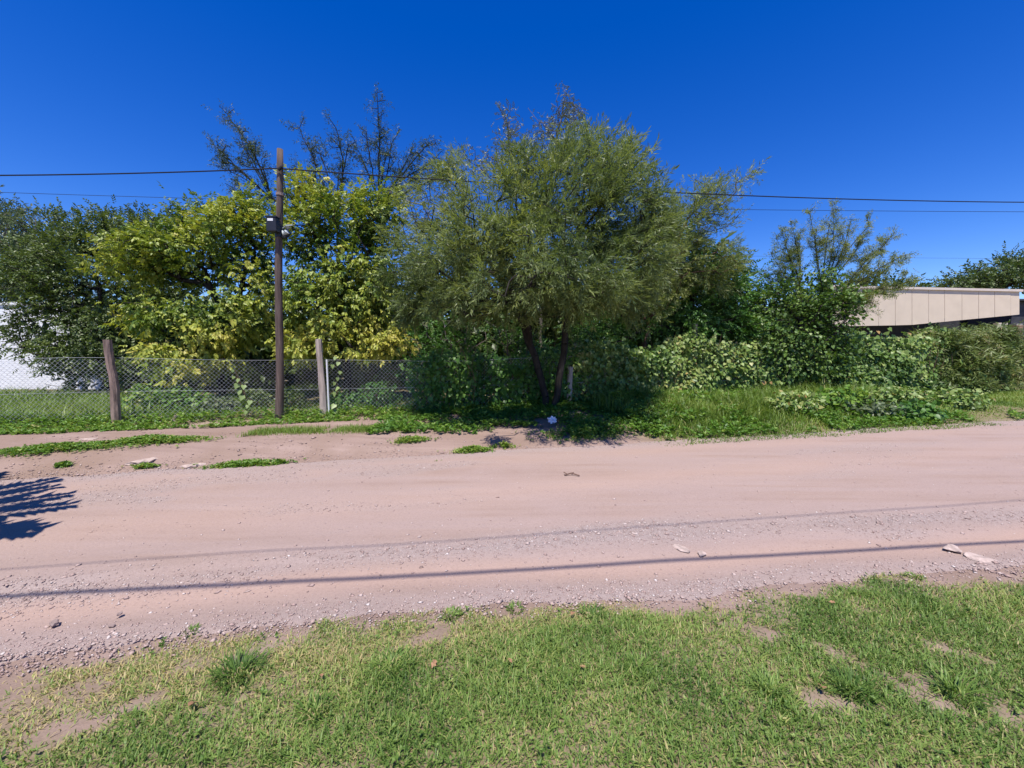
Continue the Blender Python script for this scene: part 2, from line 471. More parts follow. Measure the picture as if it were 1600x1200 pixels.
M_bark = simple("dark_bark", (.036, .031, .028), .9, .15, .45, 14, .8, 60, stretch=(1, 1, .25))
M_barkred = simple("brown_bark", (.11, .07, .05), .9, .15, .4, 14, .6, 60)
M_barkgrey = simple("grey_bark", (.17, .145, .125), .9, .15, .4, 14, .6, 60)
M_pole = simple("pole_timber", (.135, .098, .082), .9, .15, .4, 9, .8, 30, stretch=(3, 3, .25))
M_postpale = simple("pale_split_timber", (.47, .38, .325), .9, .15, .35, 10, .8, 35, stretch=(3, 3, .2))
M_postbrown = simple("weathered_brown_timber", (.28, .20, .165), .9, .15, .5, 8, .9, 30, stretch=(2, 2, .3))
M_wire = simple("galvanised_wire", (.52, .53, .54), .5, .5, metal=.35)
M_cable = simple("black_cable", (.015, .015, .017), .6, .3)
M_plastic = simple("dark_meter_plastic", (.022, .023, .03), .45, .4, .15, 20)
M_label = simple("white_sticker", (.75, .75, .75), .5, .3)
M_lampgrey = simple("pale_grey_casting", (.42, .46, .47), .5, .4, .15, 12)
M_white = simple("white_painted_brick", (.86, .86, .86), .8, .2, .06, 3)
M_beige = simple("beige_cladding", (.71, .585, .44), .65, .25, .05, 2)
M_trim = simple("beige_trim", (.68, .58, .49), .6, .25, .05, 3)
M_darkwall = simple("dark_veranda_wall", (.05, .05, .06), .7, .3, .3, 4)
M_glass = simple("dark_window_glass", (.02, .022, .028), .08, .6)
M_brick = simple("clay_brick", (.33, .20, .14), .9, .15, .3, 6, .4, 60)
M_mortar = simple("grey_mortar", (.36, .33, .30), .95, .1, .2, 10)
M_stone = simple("pale_stone", (.43, .335, .29), .95, .1, .35, 22, .8, 60)
M_stonedk = simple("grey_stone", (.29, .215, .19), .9, .15, .3, 14, .6, 40)
M_cloth = simple("black_shade_netting", (.007, .007, .009), 1.0, .0, .4, 6, .0, 90)
M_deadleaf = simple("dead_leaf", (.36, .20, .11), .8, .2, .35, 40)
M_litter = simple("pale_plastic_litter", (.62, .68, .82), .4, .4, .1, 20)
M_twig = simple("dry_twig", (.16, .10, .075), .9, .1, .3, 20)
# white wall brick courses: fine relief
def brick_relief(m, sx=.26, sz=.075):
    n = m.node_tree.nodes; l = m.node_tree.links; p = n["Principled BSDF"]
    tc = n.new("ShaderNodeTexCoord"); mp = n.new("ShaderNodeMapping"); mp.inputs["Rotation"].default_value = (math.pi / 2, 0, 0)
    l.new(tc.outputs["Object"], mp.inputs[0])
    br = n.new("ShaderNodeTexBrick"); br.inputs["Scale"].default_value = 1; br.inputs["Brick Width"].default_value = sx; br.inputs["Row Height"].default_value = sz
    br.inputs["Mortar Size"].default_value = .007; br.inputs["Mortar Smooth"].default_value = .6
    l.new(mp.outputs[0], br.inputs["Vector"])
    b = n.new("ShaderNodeBump"); b.invert = True; b.inputs["Strength"].default_value = .8; b.inputs["Distance"].default_value = .012
    l.new(br.outputs["Fac"], b.inputs["Height"]); l.new(b.outputs[0], p.inputs["Normal"])
brick_relief(M_white)

# ------------------------------------------------------------------ ground and road
def sheet(name, us, vs, zf, mat, frame='xy', vattr=None):
    U, Vv = np.meshgrid(us, vs)
    if frame == 'uv': X, Y = xy(U, Vv)
    else: X, Y = U, Vv
    Z = zf(X, Y, U, Vv)
    V = np.stack([X, Y, Z], -1).reshape(-1, 3)
    nu, nv = len(us), len(vs)
    i = np.arange(nu - 1)[None, :] + (np.arange(nv - 1) * nu)[:, None]
    T = np.stack([i, i + 1, i + nu + 1, i + nu], -1).reshape(-1, 4)
    va = {k: f(X, Y, U, Vv).ravel() for k, f in (vattr or {}).items()}
    o = link(name, mesh_np(name, V, T, mat, smooth=True, vattr=va)); o["kind"] = "structure"
    return o
far = np.array([60, 120, 300, 700, 1500.0])
gx = np.concatenate([-far[::-1], np.arange(-30, -12, 1.0), np.arange(-12, 18, .12), np.arange(18, 40, 1.0), far])
gy = np.concatenate([-far[::-1], np.arange(-30, 0, 1.5), np.arange(0, 12, .11), np.arange(12, 40, 1.0), far])
def gz(X, Y, U, V):
    z = base_z(X, Y)
    v = V
    u, v = uv(X, Y)
    inroad = sstep(.05, .3, Y - edge_y(X)) * sstep(.1, .35, 6.35 - v) * (np.abs(X) < 40)
    return z - .06 * inroad + .012 * (fbm(X * 5, Y * 5, 3) - .5) * (np.abs(X) < 20) + .05 * (fbm(X * 2.2 + 3, Y * 3.5, 3) - .5) * sstep(6.1, 6.7, v) * sstep(9.6, 8.8, v)
def thatch(X, Y, U, V):
    u, v = uv(X, Y)
    near = lawn_density(X, Y)[0] * .75
    veg = sstep(-.55, .1, Y - fence_y(X)) * .8 + sstep(.2, .8, Y - verge_edge(X)) * sstep(2, 3, X) * .8
    return np.clip(np.where(Y < 4, near, veg), 0, 1)


def gravel_amount(x, y):
    u, v = uv(x, y)
    e = y - edge_y(x)
    g = np.exp(-((e - .10) / .2) ** 2) * .6
    g = g + np.exp(-((e - .82 - .10 * np.sin(u * .6)) / .2) ** 2) * (.25 + .95 * fbm(u * .9, v * 2 + 5, 3))
    g = g + sstep(5.75, 6.2, v) * .55
    g = g * (.35 + 1.2 * fbm(u * 1.5, v * 4, 4)) + .55 * sstep(.62, .8, fbm(u * .5 + 3, v * 1.6, 4)) + .10
    g = g + .3 * sstep(1, 5, u) * sstep(.5, .7, fbm(u * .8, v * 3 + 9, 3)) * sstep(3.5, 4.2, v)
    return np.clip(g, 0, 1)
def road_z(x, y):
    u, v = uv(np.asarray(x, float), np.asarray(y, float))
    e = y - edge_y(x)
    z = base_z(x, y) + .004
    z = z - .028 * np.exp(-((e - .42) / .2) ** 2) - .02 * np.exp(-((v - 3.9) / .5) ** 2)
    # small scarp left by a tyre, fading to the right
    yl = 2.62 + .17 * (x + 3.2) + .05 * np.sin(x * 2.1) + .03 * (fbm(x * 4, 3.3) - .5)
    z = z + .030 * sstep(-.02, .02, y - yl) * sstep(.25, -.12, y - yl - .35) * sstep(-1.0, -2.0, x)
    z = z + .012 * (fbm(u * 1.2, v * 5, 4) - .5) + gravel_amount(x, y) * .018 * (fbm(u * 14, v * 14, 2) - .4)
    return z
def rz_(X, Y, U, V):
    z = road_z(X, Y)
    e = Y - edge_y(X); wob = .22 * (fbm(X * 2.5, Y * 2.5, 3) - .5)
    z = z - .05 * sstep(.08, -.12, e + wob)
    z = z - .05 * sstep(6.15, 6.45, V + .35 * (fbm(U * .9, V * 2, 4) - .5))
    return z
def track(X, Y, U, V):
    e = Y - edge_y(X); n1 = fbm(U * .35, V * 1.5 + 3, 3); n2 = fbm(U * .5 + 8, V * 3, 4)
    t = np.exp(-((e - .48 + .06 * np.sin(U * .5)) / .15) ** 2) * (.35 + .9 * n2) + .7 * np.exp(-((V - 4.35 - .1 * np.sin(U * .3)) / .28) ** 2) * n1 + .6 * np.exp(-((V - 5.6) / .25) ** 2) * n2
    return np.clip(t, 0, 1)
ru = np.concatenate([[-60, -40, -25, -15], np.arange(-9, 16, .05), np.arange(16, 24, .3), [26, 32, 45, 60]])
rv = np.concatenate([np.arange(1.2, 4.2, .03), np.arange(4.2, 6.9, .05)])
road = sheet('dirt_road', ru, rv, rz_, M_road, 'uv', {'gravel': lambda X, Y, U, V: gravel_amount(X, Y) * .85, 'track': track})

# loose gravel: little angular stones, far too many to count
def pebbles(name, P, S, mat, rnd):
    n = len(P)
    q = np.array([[1, 0, 0], [-1, 0, 0], [0, 1, 0], [0, -1, 0], [0, 0, 1], [0, 0, -1.0]])
    f = np.array([[0, 2, 4], [2, 1, 4], [1, 3, 4], [3, 0, 4], [2, 0, 5], [1, 2, 5], [3, 1, 5], [0, 3, 5]])
    sc = np.stack([.7 + .6 * rng.random(n), .6 + .5 * rng.random(n), .3 + .3 * rng.random(n)], 1) * S[:, None]
    a = rng.random(n) * 6.28; c, s = np.cos(a), np.sin(a)
    v = q[None] * sc[:, None] + rng.normal(0, .22, (n, 6, 3)) * S[:, None, None] * np.array([1, 1, .5])
    x = v[..., 0] * c[:, None] - v[..., 1] * s[:, None]; y = v[..., 0] * s[:, None] + v[..., 1] * c[:, None]
    v = np.stack([x, y, v[..., 2]], -1) + P[:, None]
    T = f[None] + (np.arange(n) * 6)[:, None, None]
    return mesh_np(name, v.reshape(-1, 3), T.reshape(-1, 3), mat, rnd=np.repeat(rnd, 8))
n = 330000
# more samples close to the camera
yy = 1.8 * np.exp(rng.random(n) * math.log(9.0 / 1.8)); xx = (rng.random(n) * 2 - 1) * (1.55 * yy + .3)
g = gravel_amount(xx, yy); u_, v_ = uv(xx, yy)
keep = (rng.random(n) < (g ** 1.7) * .75 * np.clip(4.0 / yy, .2, 1)) & (yy > edge_y(xx) - .12) & (v_ < 6.5)
xx = xx[keep]; yy = yy[keep]
idx = np.arange(len(xx))[:21000]; xx = xx[idx]; yy = yy[idx]
S = .003 + .0045 * rng.random(len(xx)) ** 2 + .012 * rng.random(len(xx)) ** 16 + .0006 * yy
zz = road_z(xx, yy) + S * .15
o = link('gravel', pebbles('gravel', np.stack([xx, yy, zz], 1), S, M_gravel, np.clip(rng.normal(.6, .18, len(xx)), 0, 1)))
tag(o, 'loose grey and pink gravel strewn over the dirt road', 'gravel', kind='stuff')

# ------------------------------------------------------------------ grass
def blades(P, H, Wd, az, lean, rnd, bend=.5):
    """curved blades: 5 vertices, 3 triangles each"""
    n = len(P)
    d = np.stack([np.cos(az), np.sin(az), np.zeros(n)], 1); s = np.stack([-np.sin(az), np.cos(az), np.zeros(n)], 1)
    up = np.array([0, 0, 1.0])
    p1 = P + (up * np.cos(lean)[:, None] + d * np.sin(lean)[:, None]) * (H * .55)[:, None]
    l2 = np.minimum(lean + bend, 2.0)
    p2 = p1 + (up * np.cos(l2)[:, None] + d * np.sin(l2)[:, None]) * (H * .5)[:, None]
    w = Wd[:, None] / 2
    V = np.stack([P - s * w, P + s * w, p1 - s * w * .85, p1 + s * w * .85, p2], 1).reshape(-1, 3)
    T = (np.array([[0, 1, 3], [0, 3, 2], [2, 3, 4]])[None] + (np.arange(n) * 5)[:, None, None]).reshape(-1, 3)
    return V, T, np.repeat(np.clip(rnd, .001, .999), 3)
def lawn_density(x, y):
    e = edge_y(x) - y + .5 * (fbm(x * 2.6, y * 2.6 + 4, 5) - .5)
    d = sstep(-.02, .16, e)
    wdry = np.interp(x, [-3, -1.2, -.2, 1.0, 3], [1.0, .62, .42, .16, .12])
    leftdry = sstep(1.1, .35, (edge_y(x) - y + .3 * (fbm(x * 3 + 9, y * 3, 3) - .5)) / wdry)
    bare = fbm(x * 3.1 + 7, y * 3.1, 4)
    d = d * (1 - .75 * sstep(.5, .62, bare) * (.25 + leftdry * .35 + .5 * sstep(.5, .1, e)))
    # worn strips on the right hand side
    for (x0, y0, x1, y1, w) in ((1.62, 2.02, 2.0, 1.55, .05), (2.25, 2.03, 2.42, 1.9, .05), (1.35, 1.7, 1.6, 1.62, .035), (2.1, 1.62, 2.5, 1.4, .06), (1.33, 2.2, 1.42, 2.1, .03), (1.95, 1.8, 2.1, 1.72, .04), (-1.75, 1.62, -1.6, 1.68, .04), (-1.9, 1.5, -1.75, 1.55, .05), (-.55, 2.05, -.4, 2.12, .05)):
        t = np.clip(((x - x0) * (x1 - x0) + (y - y0) * (y1 - y0)) / ((x1 - x0) ** 2 + (y1 - y0) ** 2), 0, 1)
        q = np.hypot(x - x0 - t * (x1 - x0), y - y0 - t * (y1 - y0)) + .16 * (fbm(x * 9 + 2, y * 9, 4) - .5)
        d = d * (1 - .85 * sstep(w * 1.7, w * .2, q))
    return np.clip(d, 0, 1), leftdry
n = 430000
xx = -4.6 + 10.4 * rng.random(n); yy = .7 + 2.6 * rng.random(n)
inview = (np.abs(xx) < 1.36 * yy + .15) & (yy > 1.38)
den, dry = lawn_density(xx, yy)
keep = rng.random(n) < den * np.where(inview, 1.0, .28)
xx, yy, dry, den = xx[keep], yy[keep], dry[keep], den[keep]; n = len(xx)
tuft = fbm(xx * 5, yy * 5, 3); long_ = sstep(.52, .72, fbm(xx * 1.7 + 3, yy * 1.7, 3))
H = (.022 + .030 * rng.random(n) + .03 * np.clip(tuft - .45, 0, 1) + .03 * long_ * rng.random(n)) * (.75 + .35 * den) * (1 - .3 * dry)
dead = (rng.random(n) < .09 + .4 * dry + .25 * (1 - den)) * .45
rr = -.02 + .78 * fbm(xx * 2.3, yy * 2.3 + 8, 4) + rng.normal(0, .14, n) + dead + .12 * dry
V, T, r = blades(np.stack([xx, yy, gz(xx, yy, xx, yy) - .002], 1), H, .0028 + .0030 * rng.random(n), rng.random(n) * 6.28, np.abs(rng.normal(.75, .45, n)), rr, .6)
o = link('lawn_grass', mesh_np('lawn_grass', V, T, M_lawn, rnd=r))
tag(o, 'short patchy lawn grass with dry spots in the foreground', 'grass', kind='stuff')
n_lawn = len(T)

# clover and plantain rosettes in the turf
m_ = 2600
xw_ = -2.6 + 6.4 * rng.random(m_); yw_ = 1.35 + 1.5 * rng.random(m_); dw_, _q = lawn_density(xw_, yw_); kp_ = (rng.random(m_) < dw_) & (fbm(xw_ * 3 + 20, yw_ * 3, 3) > .5); xw_, yw_ = xw_[kp_], yw_[kp_]; m_ = len(xw_)
V, T, r = foliage('weed', np.stack([xw_, yw_, gz(xw_, yw_, xw_, yw_) + .008 + .012 * rng.random(m_)], 1), np.stack([rng.normal(0, 1, m_), rng.normal(0, 1, m_), rng.normal(0, .1, m_)], 1), .014 + .014 * rng.random(m_), np.clip(rng.normal(.35, .18, m_), 0, 1))
o = link('lawn_weeds', mesh_np('lawn_weeds', V, T, M_lawn, rnd=r)); tag(o, 'little broad leaved weeds growing in the lawn', 'weeds', kind='stuff')
# coarse tufts standing out of the lawn
def tuft(px, py, rad, h, nb, hue, label):
    d = 992.0 / (py - 550)
    c = np.array([(px - 800) / F * d, d, 0.0]); c[2] = float(gz(c[0], c[1], c[0], c[1]))
    a = rng.random(nb) * 6.28; q = rad * rng.random(nb) ** .7 * .55
    P = np.stack([c[0] + q * np.cos(a), c[1] + q * np.sin(a), np.full(nb, c[2] - .003)], 1)
    az = a + rng.normal(0, .5, nb)
    V, T, r = blades(P, .72 * h * (.4 + .9 * rng.random(nb)), .004 + .004 * rng.random(nb), az, np.abs(rng.normal(.75, .35, nb)), np.clip(rng.normal(hue, .14, nb), 0, 1), .6)
    o = link('grass_tuft', mesh_np('grass_tuft', V - c, T, M_lawn, rnd=r)); o.location = tuple(c)
    tag(o, label, 'grass tuft', 'coarse grass tufts in the lawn')
for a in ((345, 1092, .17, .13, 260, .12, 'large dark coarse grass tuft at the left of the lawn, beside bare soil'),
          (600, 1085, .16, .10, 220, .34, 'flat spreading tuft of broad pale blades left of the lawn centre'),
          (470, 1165, .10, .09, 130, .22, 'small green grass tuft below the broad pale one at left'),
          (935, 985, .13, .08, 170, .14, 'dark tuft at the lawn edge against the road near the middle'),
          (1370, 1125, .13, .11, 220, .1, 'dark bushy tuft beside the worn strip on the right'),
          (1230, 1125, .12, .11, 190, .38, 'bright yellow green tuft left of the dark bushy one'),
          (1010, 1085, .12, .08, 150, .36, 'light green tuft in the middle of the right lawn half'),
          (1545, 1130, .12, .14, 170, .3, 'long bladed tuft near the right edge of the photo'),
          (270, 1010, .06, .05, 90, .3, 'small isolated tuft on the gravel at the left road edge'),
          (1460, 918, .08, .05, 90, .3, 'small tuft poking onto the road at far right')):
    tuft(*a)
tuft(700, 985, .10, .06, 140, .3, 'short tuft at the lawn edge left of the middle')
tuft(805, 972, .08, .05, 110, .3, 'little tuft at the lawn edge right beside the middle')

# tall verge grass along the right hand far side
def verge_edge(x):                           # y where the verge grass starts
    return 5.95 + .24 * x + .35 * (fbm(x * 1.1, 2.2, 3) - .5)
n = 108000
xx = 1.9 + 19 * rng.random(n) ** 1.25; t = rng.random(n) ** .9
yy = verge_edge(xx) + t * 3.9
u_, v_ = uv(xx, yy)
dn = sstep(1.9, 2.9, xx + .7 * (fbm(xx * 2, yy * 2, 3) - .5) - .6 * (1 - t)) * (.35 + .65 * sstep(.25, .5, fbm(xx * 1.4, yy * 1.4, 3)))
keep = rng.random(n) < dn; xx, yy, t = xx[keep], yy[keep], t[keep]; n = len(xx)
mown = sstep(10.3, 11.3, xx) * .75
frt = sstep(.0, .12, t - .14 * fbm(xx * 2.4, 5.5, 3))
H = (.06 + .05 * frt + .60 * sstep(.12, .6, t) * (.35 + .9 * fbm(xx * 1.3, yy * 1.3 + 2, 3))) * (.5 + .7 * rng.random(n)) * (1 - mown)
rr = .12 + .72 * fbm(xx * 1.1, yy * 1.7, 3) + rng.normal(0, .13, n) - .1 * sstep(.3, 0, t) + (rng.random(n) < .05) * .4
V, T, r = blades(np.stack([xx, yy, base_z(xx, yy) - .01], 1), H, .008 + .009 * rng.random(n), rng.random(n) * 6.28, np.abs(rng.normal(.45, .35, n)), rr, .8)
o = link('verge_grass', mesh_np('verge_grass', V, T, M_tallgrass, rnd=r))
tag(o, 'tall rank grass along the far road verge before the vine hedge', 'grass', kind='stuff')
# grass behind and through the wire fence on the left, and a short strip along its foot
FA, FB = 9.75, .25
def fence_y(x): return FA + FB * x
ground = sheet('ground', gx, gy, gz, M_ground, 'xy', {'thatch': thatch})
n = 42000
xx = -13 + 16.5 * rng.random(n); t = rng.random(n); yy = fence_y(xx) - .85 + t * 3.6
clump = fbm(xx * 1.6 + 2, yy * 1.6, 3)
keep = rng.random(n) < sstep(.32, .5, clump + .35 * sstep(-6, -9, xx) + .15 * t) * np.where(xx < -7.2, 1, .45) * sstep(-.9, -.35, yy - fence_y(xx) + .4 * (fbm(xx * 1.3, 7.7, 3) - .5)); xx, yy, t = xx[keep], yy[keep], t[keep]; n = len(xx)
H = (.08 + .28 * sstep(.3, .8, t)) * (.5 + .8 * rng.random(n)) * np.where(xx < -7, 1, .6)
V, T, r = blades(np.stack([xx, yy, base_z(xx, yy) - .01], 1), H, .006 + .005 * rng.random(n), rng.random(n) * 6.28, np.abs(rng.normal(.45, .35, n)), .3 + .45 * fbm(xx, yy, 3) + rng.normal(0, .12, n), .7)
o = link('fence_grass', mesh_np('fence_grass', V, T, M_tallgrass, rnd=r))
tag(o, 'green grass growing through the foot of the wire fence', 'grass', kind='stuff')
n_grass = len(T)

n = 26000
xx = -19 + 12.5 * rng.random(n); yy = fence_y(xx) + .2 + 6.5 * rng.random(n); keep = fbm(xx * .8, yy * .8, 3) > .33; xx, yy = xx[keep], yy[keep]; n = len(xx)
V, T, r = blades(np.stack([xx, yy, base_z(xx, yy) - .01], 1), (.18 + .4 * fbm(xx * .7, yy * .7 + 5, 3)) * (.5 + .7 * rng.random(n)), .012 + .012 * rng.random(n), rng.random(n) * 6.28, np.abs(rng.normal(.45, .35, n)), .1 + .7 * fbm(xx, yy, 3) + rng.normal(0, .12, n), .8)
o = link('yard_grass', mesh_np('yard_grass', V, T, M_tallgrass, rnd=r))
tag(o, 'overgrown grass in the yard before the white house', 'grass', kind='stuff')
# low broad-leaved weeds
def weeds(name, P, size, hue, label, cat='weeds', kind=None, origin=None, group=None, mat=None):
    n = len(P)
    D = np.tile([1.0, 0, .05], (n, 1)) + rng.normal(0, .35, (n, 3)); D[:, :2] = rng.normal(0, 1, (n, 2)); D[:, 2] = rng.normal(0, .15, n)
    V, T, r = foliage('weed', P, D, size * (.6 + .8 * rng.random(n)), np.clip(hue + rng.normal(0, .17, n), 0, 1), roll=rng.normal(0, .3, n))
    o0 = np.zeros(3) if origin is None else np.array(origin)
    o = link(name, mesh_np(name, V - o0, T, mat or M_weed, rnd=r)); o.location = tuple(o0)
    return tag(o, label, cat, group, kind)
n = 9500
xx = -13 + 15.5 * rng.random(n); yy = fence_y(xx) - .75 + 1.25 * rng.random(n) ** 1.2
q = fbm(xx * 1.3, yy * 2.2, 3)
keep = rng.random(n) < sstep(.30, .52, q + .15 * sstep(-.6, 0, yy - fence_y(xx))); xx, yy = xx[keep], yy[keep]
hh = .10 * rng.random(len(xx)) * sstep(-.7, -.1, yy - fence_y(xx)) * 1.6
weeds('fence_weeds', np.stack([xx, yy, base_z(xx, yy) + hh], 1), .062, .55, 'low leafy weeds along the foot of the wire fence', kind='stuff')
def patch(cx_px, cy_px, rx, ry, h, nn, hue, label, z0=.1):
    d = (CAMH - z0) * F / (cy_px - 550); cx = (cx_px - 800) / F * d
    c = np.array([cx, d, ground_z(cx, d)])
    def scatter(m):
        U = rng.normal(0, .48, m) * rx; Vv = rng.normal(0, .55, m) * ry
        x = cx + U * CA - Vv * SA; y = d + U * SA + Vv * CA
        k = fbm(x * 5, y * 5, 3) > .34; return x[k], y[k]
    x, y = scatter(nn * 2); m = len(x)
    q = np.clip(np.hypot((x - cx) / rx, (y - d) / (ry + .25 * rx)), 0, 1)
    P = np.stack([x, y, gz(x, y, x, y) + .012 + .7 * h * (1 - q) * rng.random(m)], 1)
    D = np.stack([rng.normal(0, 1, m), rng.normal(0, 1, m), rng.normal(0, .15, m)], 1)
    V, T, r = foliage('weed', P, D, .038 * (.5 + 1.0 * rng.random(m)), np.clip(hue + .1 + rng.normal(0, .2, m), 0, 1), roll=rng.normal(0, .4, m))
    x, y = scatter(nn); m = len(x)
    V2, T2, r2 = blades(np.stack([x, y, gz(x, y, x, y) - .004], 1), .03 + (.04 + .5 * h) * rng.random(m), .004 + .004 * rng.random(m), rng.random(m) * 6.28, np.abs(rng.normal(.8, .4, m)), np.clip(hue + rng.normal(.1, .22, m), 0, 1))
    o = link('weed_patch', mesh_np('weed_patch', np.concatenate([V, V2]) - c, np.concatenate([T, T2 + len(V)]), M_weed, rnd=np.concatenate([r, r2]))); o.location = tuple(c)
    tag(o, label, 'weeds', 'weed patches on the bare bank', 'stuff')
for a in ((228, 694, .75, .22, .14, 700, .5, 'rounded weed patch below the left fence post on the bank', .15),
          (75, 710, .9, .18, .09, 600, .42, 'long weed patch at the left edge of the bank', .12),
          (150, 702, .42, .10, .06, 200, .42, 'weed patch between the long one and the rounded one on the bank', .12),
          (85, 726, .10, .05, .04, 50, .3, 'tiny dark weed below the long left patch', .1),
          (375, 722, .5, .09, .05, 260, .45, 'thin weed strip next to the road below the utility pole', .08),
          (430, 719, .08, .05, .04, 40, .45, 'small weed just right of the thin strip by the road', .08),
          (212, 727, .16, .06, .03, 60, .55, 'weak weeds around a pale flat stone', .08),
          (740, 700, .32, .10, .10, 190, .6, 'sunlit upright weed at the front of the tree shade', .08),
          (680, 717, .16, .07, .03, 70, .6, 'small dry weed by the road left of the tree shade', .06),
          (785, 693, .16, .08, .15, 110, .6, 'bright taller weed in front of the tree shade', .1),
          (915, 676, .75, .3, .16, 620, .42, 'leafy weed clump right of the litter under the tree', .12),
          (640, 690, .3, .1, .05, 130, .6, 'thin weeds at the left rim of the tree shade', .1)):
    patch(*a)
n = 9000
xx = 2.4 + 15 * rng.random(n) ** 1.2; t = rng.random(n); yy = verge_edge(xx) + .35 + t * 3.0
keep = (fbm(xx * .9 + 4, yy * 1.3, 3) > .5) & (xx < 12.5); xx, yy, t = xx[keep], yy[keep], t[keep]
weeds('verge_weeds', np.stack([xx, yy, base_z(xx, yy) + (.08 + .38 * t) * rng.random(len(xx))], 1), .085, .38, 'leafy weeds mixed into the tall verge grass', kind='stuff')
# clods and chips of stone on the bare bank
n = 9000
uu_ = -9 + 12.5 * rng.random(n); vv_ = 6.05 + 2.9 * rng.random(n) ** 1.5; xx, yy = xy(uu_, vv_)
keep = (rng.random(n) < sstep(.35, .65, fbm(xx * 1.5, yy * 3, 3)) + .6 * np.exp(-((vv_ - 6.2) / .12) ** 2)) & (yy < fence_y(xx) - .6); xx, yy = xx[keep], yy[keep]
S = .005 + .007 * rng.random(len(xx)) ** 2 + .022 * rng.random(len(xx)) ** 12
o = link('bank_clods', pebbles('bank_clods', np.stack([xx, yy, gz(xx, yy, xx, yy) + S * .2], 1), S, M_gravel, np.clip(rng.normal(.42, .2, len(xx)), 0, 1)))
tag(o, 'small clods and stone chips on the bare bank beside the road', 'gravel', kind='stuff')
# shaded ground cover under the tree and the grass strip beside it
n = 5200
xx = -2.6 + 5.2 * rng.random(n); yy = 7.1 + .1 * xx + 2.9 * rng.random(n)
keep = fbm(xx * 1.5, yy * 1.5 + 3, 3) > .42; xx, yy = xx[keep], yy[keep]
weeds('shade_weeds', np.stack([xx, yy, base_z(xx, yy) + .08 * rng.random(len(xx))], 1), .07, .35, 'low leafy ground cover in the shade under the feathery tree', kind='stuff')
n = 9000
xx = -4.7 + 3.4 * rng.random(n); yy = 7.33 + .16 * (xx + 3) + rng.normal(0, .16, n)
keep = fbm(xx * 1.8, yy * 1.8, 2) > .33; xx, yy = xx[keep], yy[keep]; n = len(xx)
V, T, r = blades(np.stack([xx, yy, base_z(xx, yy) - .005], 1), .05 + .07 * rng.random(n), .005 + .004 * rng.random(n), rng.random(n) * 6.28, np.abs(rng.normal(.5, .35, n)), .55 + rng.normal(0, .15, n))
o = link('bank_grass', mesh_np('bank_grass', V, T, M_tallgrass, rnd=r)); tag(o, 'bright short grass strip on the bank before the pale fence post', 'grass', kind='stuff')

# ------------------------------------------------------------------ wire fence
fence = empty('wire_fence', (-4.17, fence_y(-4.17), ground_z(-4.17, fence_y(-4.17))), 'sagging chain link fence on wooden posts along the far side', 'fence')
fl = math.hypot(1, FB); fd = np.array([1, FB, 0]) / fl; fn = np.array([-FB, 1, 0]) / fl
def fp(x, z, off=0.0):
    return np.array([x, fence_y(x), z]) + fn * off
def fence_mesh():
    wd, hh = .084, .084; x0, x1 = -15.0, 7.5; zb, zt = .15, 1.43; r = .0029
    ns = int((zt - zb) / (hh / 2)); V = []; T = []
    cols = np.arange(x0, x1, wd / 2 / fl)
    for ci, xc in enumerate(cols):
        sgn = 1 if ci % 2 else -1
        k = np.arange(ns + 1)
        xs = xc + sgn * (wd / 4 / fl) * np.where(k % 2 == 0, 1, -1)
        sag = .02 * math.sin(xc * 1.3) + .012 * math.sin(xc * 4.1)
        zs = zb + k * hh / 2 + (k / ns) * sag + .04 * np.sin(xc * .6)
        ys = FA + FB * xs; off = .008 * np.where(k % 2 == 0, 1, -1) * sgn + .025 * np.sin(xc * 1.1 + zs * 2)
        P = np.stack([xs - FB / fl * off, ys + off / fl, zs], 1)
        ring = np.array([[r, 0, 0], [-r * .5, -r * .87, 0], [-r * .5, r * .87, 0]])
        b = len(V) * 3
        V.append((P[:, None] + ring[None]).reshape(-1, 3)); 
    n1 = (ns + 1) * 3
    V = np.concatenate(V)
    q = []
    for i in range(ns):
        for a in range(3):
            c = (a + 1) % 3; q.append([i * 3 + a, i * 3 + c, i * 3 + 3 + c, i * 3 + 3 + a])
    T = (np.array(q)[None] + (np.arange(len(cols)) * n1)[:, None, None]).reshape(-1, 4)
    return V, T
V, T = fence_mesh()
o = link('chain_link_mesh', mesh_np('chain_link_mesh', V - np.array(fence.location), T, M_wire), fence); o["kind"] = "stuff"
for z, rr_ in ((1.435, .0032), (.80, .0028)):
    Part().tube([fp(x, z + .04 * math.sin(x * .6) * (z - .15) / 1.28 + .02 * math.sin(x * 1.3) * (z > 1), -.02) for x in np.arange(-15, 7.6, .5)], rr_, 5).build('strand_wire', M_wire, fence)
def post(px, py_base, py_top, wpx, name, mat, leanx=0.0, kink=None, square=0.25):
    k = (px - 800) / F; y = FA / (1 - FB * k) + (.3 if px == 1083 else -.09); x = k * y
    zb = CAMH - (py_base - 550) * y / F; zt = CAMH - (py_top - 550) * y / F
    r = wpx * y / F / 2; P = Part(); zs = np.linspace(ground_z(x, y) - .25, zt, 9); pts = []; rad = []
    for z in zs:
        t = (z - zb) / (zt - zb); dx = leanx * t
        if kink: dx += kink * math.exp(-((t - .5) / .15) ** 2)
        pts.append((x + dx, y + .02 * math.sin(t * 5), z)); rad.append(r * (1.12 - .2 * t) * (1 + .04 * rng.normal()))
    P.tube(pts, rad, 8, wob=.05, square=square)
    o = P.build(name, mat, fence); o["label"] = {503: 'pale split timber post', 175: 'crooked brown timber post', 890: 'short pale post beside the tree', 1083: 'grey post top above the vines'}[px]
    return x, y, zb, zt
post(175, 662, 531, 12, 'post', M_postbrown, leanx=-.03, kink=.025)
x, y, zb, zt = post(503, 655, 530, 10.5, 'post', M_postpale, leanx=-.04)
